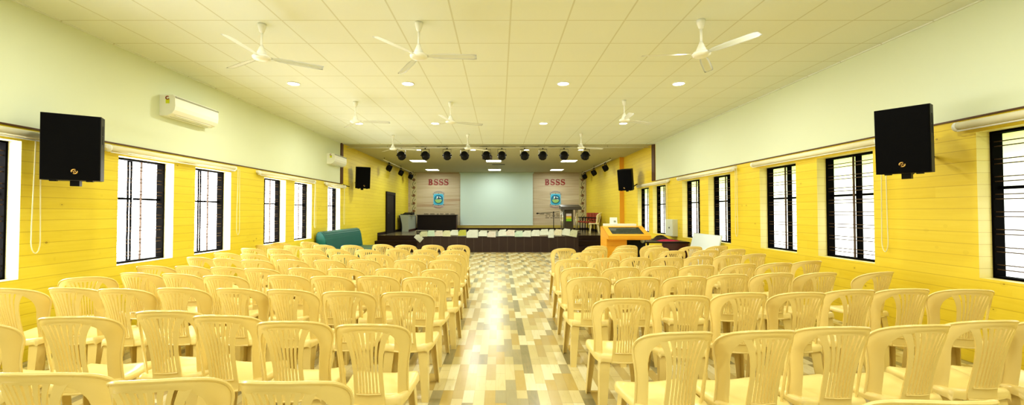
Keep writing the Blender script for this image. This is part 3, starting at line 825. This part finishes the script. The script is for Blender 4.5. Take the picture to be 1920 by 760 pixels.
def speaker_mount(t, loc, a, pitch, wallx, D, H):
    """bracket from the underside back to the wall, built in the speaker's own axes"""
    mt = Euler((pitch, 0, a)).to_matrix()
    base = Vector((0, D * .55, -H / 2))
    w0 = Vector(loc) + mt @ base
    tip = Vector((wallx - math.copysign(.016, wallx), w0.y + .26, w0.z + .20))
    inv = mt.inverted()
    q = inv @ (tip - Vector(loc))
    mb = MB(); mb.box(-.035, .035, D * .40, D * .66, -H / 2 - .055, -H / 2)
    mb.tube([(0, D * .55, -H / 2 - .03), tuple(q)], .018, 8)
    mb.build('wall_bracket', M['black'], t)
def spk(loc, a, pitch, W, H, D, badge, wallx, lb):
    t = make_speaker(W, H, D, badge); t.location = loc; t.rotation_euler = (pitch, 0, a); t['label'] = lb
    speaker_mount(t, loc, a, pitch, wallx, D, H)
    return t
spk((-4.16, 4.13, 2.10), R(33), R(1.5), .43, .64, .37, .03, XL, 'large black loudspeaker on the near left wall')
spk((3.895, 4.115, 2.165), R(-53), R(3), .40, .64, .37, .0, XR, 'large black loudspeaker on the near right wall')
spk((-4.24, 13.3, 2.54), R(30), R(7), .43, .67, .28, .03, XL, 'small-looking black loudspeaker on the far left wall by the stage')
spk((4.05, 13.75, 2.50), R(-36), R(11), .46, .68, .34, -.03, XR, 'small-looking black loudspeaker on the far right wall by the stage')

# electrical box
t = empty('electrical_box', (XR, 11.27, .84), label='pale grey metal electrical box on the right wall between windows', cat='electrical box')
mb = MB(); mb.rbox(-.13, .004, -.24, .24, 0, .44, .003); mb.build('body', M['ebox'], t)
mb = MB(); mb.box(-.138, -.13, -.225, .225, .015, .425); mb.build('door', M['ebox'], t)
mb = MB(); mb.box(-.148, -.138, -.05, -.02, .20, .24); mb.build('latch', M['black'], t)

# ================================================================== STAGE BACK WALL
t = empty('projection_screen', (-.135, YB - .05, .80), label='large pale grey-blue projection screen on the stage back wall', cat='projection screen')
mb = MB(); mb.box(-1.85, 1.85, .0, .012, .03, 2.69); mb.build('fabric', M['screen'], t)
mb = MB(); mb.box(-1.86, 1.86, -.012, .02, 0, .035); mb.build('bottom_bar', M['ewhite'], t)
mb = MB(); mb.box(-1.9, 1.9, -.05, .045, 2.64, 2.699); mb.build('case', M['screen'], t)

def letter_B(mb, x, s):
    t = .0 
    mb.box(x + .04 * s, x + .25 * s, -.024, 0, .005 * s, .995 * s)
    mb.box(x - .04 * s, x + .30 * s, -.02, 0, 0, .09 * s); mb.box(x - .04 * s, x + .30 * s, -.02, 0, .91 * s, s)
    for (zc, rz, rx) in ((.74 * s, .215 * s, .24 * s), (.265 * s, .22 * s, .29 * s)):
        pts = [(x + .30 * s + rx * math.sin(a), -.011, zc + rz * math.cos(a)) for a in [PI * q / 12 for q in range(13)]]
        band(mb, [(p[0], p[2]) for p in pts], [.06 * s + .06 * s * math.sin(PI * q / 12) for q in range(13)])
        band(mb, [(x + .2 * s, zc + rz), (x + .31 * s, zc + rz)], [.06 * s] * 2); band(mb, [(x + .2 * s, zc - rz), (x + .31 * s, zc - rz)], [.06 * s] * 2)
def band(mb, pts, hw):
    """flat raised stroke in the x-z plane"""
    L, Rr = [], []
    for i, p in enumerate(pts):
        a = pts[max(0, i - 1)]; b = pts[min(len(pts) - 1, i + 1)]
        dx, dz = b[0] - a[0], b[1] - a[1]; l = math.hypot(dx, dz) or 1
        nx, nz = -dz / l, dx / l
        L.append((p[0] + nx * hw[i], p[1] + nz * hw[i])); Rr.append((p[0] - nx * hw[i], p[1] - nz * hw[i]))
    for i in range(len(pts) - 1):
        mb.prism([L[i], L[i + 1], Rr[i + 1], Rr[i]], 'y', -.02, 0)
def letter_S(mb, x, s):
    c = x + .36 * s
    pts = []
    for q in range(0, 13):
        a = R(35 + q * 19.6); pts.append((c + .27 * s * math.cos(a), .735 * s + .215 * s * math.sin(a)))
    for q in range(1, 13):
        a = R(90 - q * 19.6); pts.append((c + .30 * s * math.cos(a), .26 * s + .215 * s * math.sin(a)))
    n = len(pts)
    hw = [s * (.065 + .065 * math.exp(-((q - n / 2) / 4.5) ** 2)) for q in range(n)]
    band(mb, pts, hw)
    mb.box(x + .59 * s, x + .68 * s, -.02, 0, .66 * s, .99 * s)
    mb.box(x + .02 * s, x + .11 * s, -.02, 0, .01 * s, .36 * s)
def sign(x0, lb):
    t = empty('wall_lettering', (x0, YB, 2.855), label=lb, cat='sign', group='red letters on the stage back wall')
    s = .295; adv = .262
    for i in range(4):
        mb = MB()
        (letter_B if i == 0 else letter_S)(mb, i * adv + (.01 if i == 0 else .02), s)
        mb.build('letter', M['red'], t)
sign(-3.62, 'red BSSS letters on the stage wall, left of the screen')
sign(2.34, 'red BSSS letters on the stage wall, right of the screen')

def emblem(xc, lb):
    t = empty('wall_emblem', (xc, YB, 2.12), label=lb, cat='emblem', group='blue emblems on the stage back wall')
    def outline(w, h, k=.055):
        pts = []
        for q in range(48):
            a = 2 * PI * q / 48
            r = 1 + k * math.cos(4 * a + PI)
            c, s_ = math.cos(a), math.sin(a)
            e = .62
            pts.append((w * r * math.copysign(abs(c) ** e, c), h * r * math.copysign(abs(s_) ** e, s_)))
        return pts
    mb = MB(); mb.prism(outline(.285, .315), 'y', -.012, 0); mb.build('shield_border', M['blue2'], t)
    mb = MB(); mb.prism(outline(.25, .28), 'y', -.018, -.012); mb.build('shield', M['blue'], t)
    def disc(r, ya, yb, m, nm, sx=1.0):
        mb = MB(); mb.prism([(sx * r * math.cos(2 * PI * q / 36), r * math.sin(2 * PI * q / 36)) for q in range(36)], 'y', ya, yb); return mb.build(nm, M[m], t)
    disc(.225, -.022, -.018, 'navy', 'ring'); disc(.185, -.026, -.022, 'teal', 'disc')
    mb = MB(); mb.prism([(-.17, -.02)] + [(.185 * math.cos(a), .185 * math.sin(a)) for a in [R(q) for q in range(190, 351, 16)]] + [(.17, -.02), (0, .005)], 'y', -.030, -.026); mb.build('field', M['egreen'], t)
    mb = MB(); mb.prism([(-.09, .15), (-.03, .165), (-.02, .01), (-.10, .0)], 'y', -.030, -.026); mb.prism([(.03, .15), (.14, .09), (.06, .06)], 'y', -.030, -.026)
    mb.prism([(.05, -.005), (.14, -.03), (.10, .015)], 'y', -.031, -.026); mb.build('sails', M['ewhite'], t)
    mb = MB(); mb.prism([(-.10, 0), (.12, .03), (.16, .055), (.03, .075), (.0, .15), (-.03, .07)], 'y', -.034, -.030); mb.build('figure', M['edark'], t)
    for sg, nm in ((1, 'top_ribbon'), (-1, 'bottom_ribbon')):
        mb = MB(); pts = []; hw = []
        for q in range(13):
            f = q / 12 * 2 - 1
            pts.append((f * .27, sg * (.405 - .085 * f * f))); hw.append(.038)
        band(mb, pts, hw); rb = mb.build(nm, M['ribbon'], t)
        for q in range(11):
            f = (q + .5) / 11 * 1.8 - .9
            mb = MB(); mb.box(f * .27 - .011, f * .27 + .011, -.024, -.020, sg * (.405 - .085 * f * f) - .022, sg * (.405 - .085 * f * f) + .022)
            mb.build('ribbon_mark', M['text'] if sg > 0 else M['red'], rb)
    mb = MB()
    for x, z in ((0, .305), (0, -.31), (-.27, .27), (.27, .27), (-.27, -.27), (.27, -.27)):
        mb.prism([(x - .022, z), (x, z + .022), (x + .022, z), (x, z - .022)], 'y', -.03, -.018)
    mb.build('studs', M['navy'], t)
emblem(-3.10, 'blue shield emblem with ribbons on the stage wall, left of the screen')
emblem(2.88, 'blue shield emblem with ribbons on the stage wall, right of the screen')

def textlines(xc, lb):
    t = empty('wall_caption', (xc, YB, 1.14), label=lb, cat='sign', group='small dark captions on the stage back wall')
    rows = [(.215, [.27, .24, 0.0, .12, .17, .0, .20, .24]), (.115, [.13, .10, .17, .17, .22]), (.02, [.21, .16, .30, .19])]
    for z, ws in rows:
        tot = sum(ws) + .05 * (len(ws) - 1); x = -tot / 2
        for w in ws:
            k = int(w / .034)
            if k:
                top = []
                for q in range(k):
                    h = random.choice((.036, .038, .048)); top += [(x + q * .034, z + h), (x + q * .034 + .026, z + h), (x + q * .034 + .026, z + .024), (x + q * .034 + .034, z + .024)]
                mb = MB(); mb.prism([(x, z), *top[:-2], (top[-3][0], z)], 'y', -.004, 0); mb.build('word', M['text'], t)
            x += w + .05
textlines(2.86, 'three short lines of dark writing right of the screen, behind the boom microphone')
textlines(-3.05, 'three short lines of dark writing left of the screen, above the long dark desk')

def floral(xc, lb):
    t = empty('floral_border_panel', (xc, YB, ZS + .22), label=lb, cat='wall panel', group='cream floral panels at the stage corners')
    mb = MB(); mb.box(-.17, .17, -.02, 0, 0, 2.69); mb.build('panel', M['floral'], t)
    mb = MB(); mb.tube([(.045 * math.sin(q * PI / 4), -.024, .1 + q * .0525) for q in range(49)], .012, 5)
    for k in range(12):
        s = 1 if k % 2 else -1; z = .2 + k * .21
        mb.tube([(s * .03, -.024, z), (s * .09, -.026, z + .04), (s * .10, -.024, z + .09), (s * .06, -.024, z + .08)], [.010, .014, .012, .004], 5)
    mb.build('vine', M['vine'], t)
    for k in range(6):
        z = .32 + k * .40
        mb = MB()
        for q in range(5):
            a = q * 2 * PI / 5; mb.lathe([(.001, .008), (.03, .006), (.038, 0)], 8, Matrix.Translation((.02 + .042 * math.cos(a), -.022, z + .042 * math.sin(a))) @ Matrix.Rotation(PI / 2, 4, 'X'), cap=False)
        mb.build('flower', M['flower'], t)
floral(-4.38, 'cream panel with a floral vine, left corner of the stage wall')
floral(4.24, 'cream panel with a floral vine, right corner of the stage wall')

# ================================================================== ON THE STAGE
# pale end desk with a bowed dark edge
t = empty('reception_desk', (-4.12, 19.4, ZS), label='pale grey desk with a bowed black edge at the left of the stage', cat='desk')
mb = MB()
arc = [(-.40 + .11 * math.sin(PI * q / 12 * .62), .74 * (1 - q / 12)) for q in range(13)]
mb.prism([(0, 0), (0, .74)] + [(x, z) for x, z in arc], 'y', 0, .03); mb.build('front_panel', M['desk_white'], t)
mb = MB()
for (a, b) in zip(arc, arc[1:]): mb.prism([(a[0], a[1]), (b[0], b[1]), (b[0] - .05, b[1]), (a[0] - .05, a[1])], 'y', -.01, .30)
mb.build('bowed_edge', M['black'], t)
mb = MB(); mb.box(-.03, 0, .03, 1.75, .09, .72); mb.build('side_panel', M['desk_white'], t)
mb = MB(); mb.box(-.02, .0, .03, 1.75, 0, .09); mb.build('plinth', M['desk_brown'], t)
mb = MB(); mb.box(-.44, .02, 0, 1.8, .74, .765); mb.build('desk_top', M['desk_white'], t)

t = empty('mixing_console', (-4.27, 20.0, ZS + .765), label='flat black mixing equipment lying on the pale stage desk', cat='audio mixer')
mb = MB(); mb.prism([(-.25, 0), (.3, 0), (.3, .10), (.2, .11), (-.25, .045)], 'x', -.19, .24); mb.build('body', M['black'], t)
mb = MB()
for q in range(6): mb.box(-.15 + q * .06, -.12 + q * .06, -.1, .1, .07, .085)
mb.build('fader_strip', M['cab_side'], t)
t = empty('laptop', (-4.40, 19.62, ZS + .765), (0, 0, .3), label='small closed black device on the near corner of the pale stage desk', cat='device')
mb = MB(); mb.rbox(-.13, .13, -.09, .09, 0, .022, .005); mb.build('base', M['black'], t)
mb = MB(); mb.rbox(-.13, .13, -.09, .09, .024, .036, .004); mb.build('lid', M['cab_side'], t)

t = empty('long_desk', (-3.05, 20.95, ZS), label='long dark brown desk on the stage below the left emblem', cat='desk')
mb = MB(); mb.box(-.97, .93, 0, .03, 0, .72); mb.build('front_panel', M['desk_dark'], t)
mb = MB(); mb.box(-1.0, .97, -.03, .62, .72, .755); mb.build('desk_top', M['desk_dark'], t)
for x in (-.97, .90):
    mb = MB(); mb.box(x, x + .05, .03, .6, 0, .72); mb.build('side_panel', M['desk_brown'], t)

# podium
t = empty('podium', (2.80, 17.0, ZS), label='dark grey speaker podium with chrome posts on the right of the stage', cat='podium')
mb = MB(); mb.box(-.36, .40, -.22, .32, 0, .06); mb.build('base', M['podium'], t)
mb = MB(); mb.prism([(-.22, .06), (.13, .06), (.13, 1.02), (-.22, 1.02)], 'y', -.10, .22); mb.build('column', M['podium'], t)
mb = MB(); mb.prism([(-.28, .98), (.30, 1.02), (.34, 1.10), (.30, 1.19), (-.26, 1.10)], 'x', -.37, .42); mb.build('reading_top', M['podium'], t)
for x, y in ((-.30, -.16), (.23, -.16), (.36, .22), (-.30, .22)):
    mb = MB(); mb.tube([(x, y, .05), (x, y, 1.06)], .018, 10); mb.build('post', M['chrome'], t)
t = empty('poster', (2.755, 16.898, 1.11), label='small yellow and green poster on the front of the podium', cat='poster')
for z0, z1, c, nm in ((0, .09, (.22, .55, .02), 'green_band'), (.09, .16, (.62, .62, .03), 'yellow_band'), (.16, .205, (.68, .36, .08), 'orange_band'), (.205, .30, (.62, .58, .60), 'pale_band')):
    mb = MB(); mb.box(-.105, .105, -.004, 0, z0, z1); mb.build(nm, plain('poster_' + nm, c, .6, var=.15, scale=20), t)

# boom microphone stand
t = empty('microphone_stand', (2.09, 16.4, ZS), label='thin black boom microphone stand on the stage', cat='microphone stand')
mb = MB(); mb.tube([(0, 0, 0.05), (0, 0, .88)], .014, 8); mb.build('pole', M['black'], t)
for k in range(3):
    a = k * 2 * PI / 3 + .5; mb = MB(); mb.tube([(0, 0, .14), (.3 * math.cos(a), .3 * math.sin(a), .01)], .010, 6); mb.build('leg', M['black'], t)
mb = MB(); mb.tube([(-.56, 0, .845), (.22, 0, .90)], .010, 6); mb.build('boom', M['black'], t)
mb = MB(); mb.lathe([(.012, -.04), (.016, 0), (.027, .03), (.028, .06), (.015, .085)], 12, Matrix.Translation((-.58, 0, .843)) @ Matrix.Rotation(-PI / 2 - .07, 4, 'Y')); mb.build('microphone', M['black'], t)
mb = MB(); mb.lathe([(.001, -.03), (.026, -.02), (.026, .02), (.001, .03)], 10, Matrix.Translation((0, 0, .885))); mb.build('clamp', M['black'], t)

# red upholstered chairs, facing -X, along the right stage wall
def make_red():
    t = empty('upholstered_chair', label='x', cat='chair', group='red upholstered chairs along the right stage wall')
    mb = MB(); mb.rbox(-.24, .24, -.22, .24, .40, .47, .025); mb.build('seat', M['red_seat'], t)
    mb = MB(); mb.rbox(-.24, .24, -.27, -.21, .50, .86, .025); mb.build('backrest', M['red_seat'], t)
    for s in (-1, 1):
        mb = MB(); mb.tube([(s * .27, -.26, .0), (s * .27, -.25, .45), (s * .25, -.28, .84)], .012, 6); mb.build('rear_leg', M['black'], t)
        mb = MB(); mb.tube([(s * .27, .22, 0), (s * .27, .21, .62)], .012, 6); mb.build('front_leg', M['black'], t)
        mb = MB(); mb.rbox(s * .27 - .025, s * .27 + .025, -.25, .24, .62, .655, .01); mb.build('armrest', M['black'], t)
        mb = MB(); mb.tube([(s * .26, -.25, .40), (s * .26, .22, .40)], .012, 6); mb.build('side_rail', M['black'], t)
    return t
rc = make_red()
for i, y in enumerate((18.75, 19.36, 19.97, 20.58)):
    lb = f'red upholstered chair with black arms along the right stage wall, {["nearest", "second", "third", "farthest"][i]} of four'
    if i == 0: rc.location = (4.05, y, ZS); rc.rotation_euler = (0, 0, PI / 2); rc['label'] = lb
    else: dup(rc, (4.05, y, ZS), (0, 0, PI / 2), lb)
c = dup(proto, (3.98, 17.9, ZS), (0, 0, R(82)), 'off-white plastic chair on the stage beside the red chairs')
if 'group' in c.keys(): del c['group']
for ch in c.children:
    ch.material_slots[0].link = 'OBJECT'; ch.material_slots[0].material = M['chair_pale']

# string of paper sheets along the stage edge
YP = 15.585
t = empty('paper_line', (0, YP, ZS), label='pale string stretched above the stage edge holding the sheets', cat='string')
mb = MB(); mb.tube([(-3.06, 0, .04), (-3.055, 0, .20)] + [(-3.02 + 5.95 * q / 20, 0, .225 - .02 * math.sin(PI * q / 20)) for q in range(21)], .0066, 5); mb.build('cord', M['string'], t)
for x in (-3.0, -1.0, 1.0, 2.9):
    mb = MB(); mb.tube([(x, .06, -.0), (x, .0, .23)], .007, 6); mb.build('peg', M['black_rubber'], t)
sheets = [ # x0,x1,y0,y1 in photo pixels, tilt, colour, kind
 (779, 792, 439.5, 453, 42, 0), (787, 801.5, 434, 444, -2, 1), (800.8, 815.3, 432.4, 443.3, 0, 2), (815, 830.4, 432.8, 443, 0, 3), (830, 845, 432.4, 443.6, 1, 4), (844.2, 859.3, 431.4, 441.3, 0, 0), (859, 874, 431.4, 442.2, -2, 5),
 (874.9, 896, 431, 446, 0, 0), (897.5, 913.3, 432.4, 443, 1, 0), (913.7, 929.5, 434, 445, 2, 6), (934, 949.5, 430.8, 442.4, -3, 0), (948.6, 965, 431.2, 442.6, 3, 6), (965, 980, 433.2, 444.2, 0, 2), (980, 995.3, 432.8, 444.2, 2, 0),
 (996, 1011.4, 431.4, 442.9, 0, 0), (1011.8, 1027.5, 430, 441, -2, 0), (1027.6, 1038.4, 430.1, 446, 0, 0), (1038.7, 1053, 430, 441.6, 4, 7), (1053.8, 1069.6, 429, 441.7, 8, 0), (1068, 1082, 431, 444.2, 10, 1)]
PK = [paper_mat('sheet_white', (.90, .94, .86), (.35, .4, .42), .25), paper_mat('sheet_cream', (.80, .82, .62), (.25, .25, .2), .6), paper_mat('sheet_aqua', (.74, .88, .76), (.2, .4, .4), .3),
      paper_mat('sheet_pink', (.88, .85, .74), (.5, .2, .25), .45), paper_mat('sheet_yellowish', (.86, .87, .66), (.4, .42, .12), .4), paper_mat('sheet_yellow', (.66, .68, .16), (.45, .5, .1), .5), paper_mat('sheet_red_lines', (.90, .88, .80), (.55, .12, .1), .5), paper_mat('sheet_orange', (.88, .86, .70), (.7, .35, .05), .6)]
PNAME = ['white', 'cream scribbled', 'pale aqua', 'pink-marked', 'yellow-lined', 'yellow', 'red-lined', 'orange-lined']
for i, (x0, x1, y0, y1, tl, kd) in enumerate(sheets):
    X0, X1 = (x0 - 936) / 800 * YP, (x1 - 936) / 800 * YP
    zc = EYE - ((y0 + y1) / 2 - 398) / 800 * YP; w = (X1 - X0) / 2; h = (y1 - y0) / 2 / 800 * YP
    if tl == 42: w, h = .15, .105
    mb = MB(); mb.grid(lambda u, v: ((u - .5) * 2 * w, -.008 * math.sin(PI * u) * (1 - v), (v - .5) * 2 * h), 4, 3, smooth=False)
    bmesh.ops.solidify(mb.bm, geom=mb.bm.faces[:], thickness=.0012)
    o = mb.build('paper_sheet', PK[kd], None, ((X0 + X1) / 2, YP - .0055 - .0007 * (i % 2), zc), (0, R(tl), 0))
    tag(o, f'{PNAME[kd]} paper sheet hung along the stage edge, number {i + 1} counted from the left', 'paper', 'paper sheets hung along the stage edge')

# ================================================================== HALL FLOOR OBJECTS
# sofa
t = empty('sofa', (-4.30, 12.1, 0), label='teal green leatherette sofa against the left wall below the last window', cat='sofa')
mb = MB()
mb.prism([(-.30, .10), (-.02, .10), (.0, .45), (-.06, .80), (-.09, .92), (-.15, .975), (-.22, .98), (-.28, .95), (-.30, .88)], 'y', -1.40, 1.40)
bv = [e for e in mb.bm.edges if e.calc_length() > 2]
bmesh.ops.bevel(mb.bm, geom=mb.bm.edges[:], offset=.025, segments=2, affect='EDGES')
b = mb.build('backrest', M['sofa'], t)
mb = MB(); mb.rbox(-.30, .60, -1.36, 1.40, .10, .30, .03); mb.build('base', M['sofa'], t)
for k in range(3):
    mb = MB(); mb.rbox(-.06, .64, -1.36 + k * .92, -1.36 + (k + 1) * .92 - .004, .30, .44, .04, 3); mb.build('seat_cushion', M['sofa'], t)
for x in (-.22, .52):
    for y in (-1.28, 1.32):
        mb = MB(); mb.tube([(x, y, 0), (x, y, .10)], .025, 8); mb.build('foot', M['black'], t)

# wooden audio-visual lectern
t = empty('control_lectern', (2.42, 9.55, 0), label='orange wooden control lectern with a dark sloping glass top', cat='lectern')
prof = [(.08, 0), (.66, 0), (.66, 1.13), (.48, 1.13), (-.10, .93), (-.10, .865), (.08, .865)]
for x, nm in ((0, 'side_panel'), (.90, 'side_panel')):
    if x == 0:
        mb = MB(); mb.prism(prof, 'x', 0, .035); mb.build(nm, M['lect'], t)
    else:
        mb = MB(); mb.prism([(.66, .80), (.66, 1.13), (.48, 1.13), (-.10, .93), (-.10, .865)], 'x', .90, .935); mb.build(nm, M['lect'], t)
mb = MB(); mb.box(.035, .46, .09, .115, 0, .865); mb.build('front_panel', M['lect'], t)
mb = MB(); mb.box(.425, .46, .115, .62, 0, .865); mb.build('divider', M['lect'], t)
mb = MB(); mb.box(.035, .46, .635, .66, 0, .90); mb.box(.035, .90, .635, .66, .90, 1.13); mb.build('rear_panel', M['lect'], t)
mb = MB(); mb.box(.0, .935, -.11, -.08, .862, .945); mb.box(.035, .90, -.08, .63, .85, .875); mb.build('front_rail', M['lect'], t)
sl = math.atan2(.20, .58)
def slope(x0, x1, s0, s1, z0, z1):
    mb = MB(); mb.box(x0, x1, s0, s1, z0, z1)
    mt = Matrix.Translation((0, -.10, .93)) @ Matrix.Rotation(sl, 4, 'X')
    for v in mb.bm.verts: v.co = mt @ v.co
    return mb
mb = slope(.11, .83, .11, .545, -.012, .004); mb.build('glass_top', M['glass_dark'], t)
mb = slope(0, .11, 0, .62, -.008, .014)
for q in (slope(.83, .935, 0, .62, -.008, .014), slope(.11, .83, 0, .11, -.008, .014), slope(.11, .83, .545, .62, -.008, .014)): mb.merge(q.bm)
mb.build('top_frame', M['lect'], t)
mb = MB(); mb.rbox(.06, .80, .47, .66, 1.131, 1.195, .006); mb.build('rear_shelf', M['white'], t)
t = empty('desk_calendar', (2.71, 10.1, 1.196), label='small white card standing on the wooden control lectern', cat='card')
mb = MB(); mb.box(-.085, .085, -.002, .002, 0, .15, rot=(R(-12), 0, 0)); mb.build('front_leaf', M['white'], t)
mb = MB(); mb.box(-.085, .085, .062, .066, 0, .15, rot=(R(12), 0, 0), org=(0, .064, 0)); mb.build('rear_leaf', M['white'], t)
mb = MB(); mb.box(.0, .055, -.005, -.002, .03, .075, rot=(R(-12), 0, 0)); mb.build('print', M['grey'], t)

t = empty('equipment_case', (3.26, 10.24, 0), label='black equipment case standing right behind the wooden lectern', cat='equipment case')
mb = MB(); mb.rbox(-.23, .26, -.0, .36, .03, .88, .05, 3); mb.build('body', M['black'], t)
mb = MB(); mb.lathe([(.001, .02), (.05, .02), (.055, 0)], 20, Matrix.Translation((.17, -.002, .78)) @ Matrix.Rotation(PI / 2, 4, 'X'), cap=False); mb.build('dial', M['grey'], t)
for x in (-.16, .19):
    for y in (.07, .30):
        mb = MB(); mb.rbox(x - .02, x + .02, y - .02, y + .02, 0, .035, .004); mb.build('foot', M['black_rubber'], t)

t = empty('side_table', (4.24, 10.95, 0), label='dark brown table against the right wall behind the lectern', cat='table')
mb = MB(); mb.box(-.70, .35, -.65, .65, .72, .75); mb.build('table_top', M['desk_dark'], t)
mb = MB(); mb.box(-.30, .33, -.63, -.60, .10, .72); mb.build('front_panel', M['desk_brown'], t)
for y in (-.60, .60):
    for x in (-.66, .29):
        if x > 0 and y < 0: continue
        mb = MB(); mb.box(x, x + .04, y - .02, y + .02, 0, .72); mb.build('leg', M['desk_dark'], t)
mb = MB(); mb.box(.29, .33, -.60, -.56, 0, .72); mb.build('leg', M['desk_dark'], t)

# crumpled cloth and bags on the table
def lump(name, cx, cy, z, rx, ry, h, m, lb, cat, seed):
    rnd = random.Random(seed); ph = [rnd.uniform(0, 6) for _ in range(6)]
    def fn(u, v):
        a = 2 * PI * u; r = v
        k = 1 + .18 * math.sin(3 * a + ph[0]) + .1 * math.sin(5 * a + ph[1])
        zz = h * (1 - r ** 2.2) * (1 + .25 * math.sin(4 * a + ph[2] + 5 * r)) + (.0 if v < 1 else 0)
        return (rx * r * k * math.cos(a), ry * r * k * math.sin(a), max(0.001, zz))
    mb = MB(); mb.grid(fn, 28, 8); bmesh.ops.remove_doubles(mb.bm, verts=mb.bm.verts[:], dist=.0005)
    return mb, fn
mb, _ = lump('x', 0, 0, 0, .27, .15, .035, None, '', '', 4)
tag(mb.build('folded_cloth', M['cloth'], None, (4.17, 10.62, .751)), 'crumpled crimson cloth lying on the dark side table', 'cloth')
t = empty('handbag', (4.18, 11.12, .75), label='dark brown bag lying on the side table behind the crimson cloth', cat='bag')
mb, _ = lump('x', 0, 0, 0, .22, .15, .09, None, '', '', 9); mb.build('body', M['bag'], t, (0, 0, .001))
mb = MB(); mb.tube([(-.12, .02, .05), (-.08, .0, .10), (.02, -.02, .115), (.1, .0, .10), (.13, .02, .05)], .010, 6); mb.build('strap', M['bag'], t)

# white board leaning on the right wall
t = empty('whiteboard', (4.30, 9.36, 0), (0, R(15), 0), label='blank white board leaning on the right wall beside the dark table', cat='whiteboard')
mb = MB(); mb.box(-.012, .0, -.61, .61, .015, 1.0); mb.build('surface', M['wboard'], t)
mb = MB(); mb.box(-.018, .006, -.625, -.61, 0, 1.015); mb.box(-.018, .006, .61, .625, 0, 1.015); mb.box(-.018, .006, -.61, .61, 0, .015); mb.box(-.018, .006, -.61, .61, 1.0, 1.015); mb.build('frame', M['ewhite'], t)

# black cable running from the left trim to the far speaker
mb = MB(); mb.tube([(XL + .012, 12.70, 2.285), (XL + .012, 13.0, 2.265), (XL + .012, 13.2, 2.262)], .012, 6)
tag(mb.build('speaker_cable', M['black_rubber']), 'black cable along the left wall to the far left loudspeaker', 'cable')

# ================================================================== LIGHT
def area(name, loc, rot, size, sy, power, col=(1, .97, .88), shape='RECTANGLE', spread=PI):
    l = bpy.data.lights.new(name, 'AREA'); l.shape = shape; l.size = size
    if shape in ('RECTANGLE', 'ELLIPSE'): l.size_y = sy
    l.energy = power; l.color = col; l.spread = spread
    o = bpy.data.objects.new(name, l); COL.objects.link(o); o.location = loc; o.rotation_euler = rot
    return o
WARM = (1.0, .985, .90)
for (x, y, l) in DL:
    area('downlight_and_added_lamp', (x, y, ZC - .03), (0, 0, 0),   .16, .16, 24 if y < 13 else 38, WARM, 'DISK')
for y in (3.6, .6, -2.2):  # added lamps out of view, without fixtures, to brighten the hall
    for x in (-3.2, -1.45, 1.0, 2.83):
        area('downlight_and_added_lamp', (x, y, ZC - .03), (0, 0, 0), .16, .16, 24, WARM, 'DISK')
for y in (16.85, 20.4):
    for x in (-3.2, -.22, 2.76):
        area('panel_lamp', (x, y, ZC - .02), (0, 0, 0), .56, .56, 32, (.95, 1.0, .92))

w = bpy.data.worlds.new('World'); scene.world = w; w.use_nodes = True
bg = w.node_tree.nodes['Background']; bg.inputs[0].default_value = (.97, 1.0, .93, 1); bg.inputs[1].default_value = .60  # even fill light, added through the missing rear wall

# ================================================================== CAMERA
cam = bpy.data.cameras.new('camera'); cam.sensor_width = 36.0; cam.lens = 15.0; cam.shift_x = 24 / 1920
cam.clip_start = .05; cam.clip_end = 100
co = bpy.data.objects.new('camera', cam); COL.objects.link(co)
co.location = (0, 0, EYE); co.rotation_euler = (PI / 2 + math.atan(18 / 800), 0, 0)
scene.camera = co
scene.view_settings.view_transform = 'Standard'
scene.view_settings.look = 'Medium High Contrast'
scene.view_settings.exposure = -0.16
scene.cycles.max_bounces = 8
scene.cycles.diffuse_bounces = 5
scene.cycles.sample_clamp_indirect = 4.0
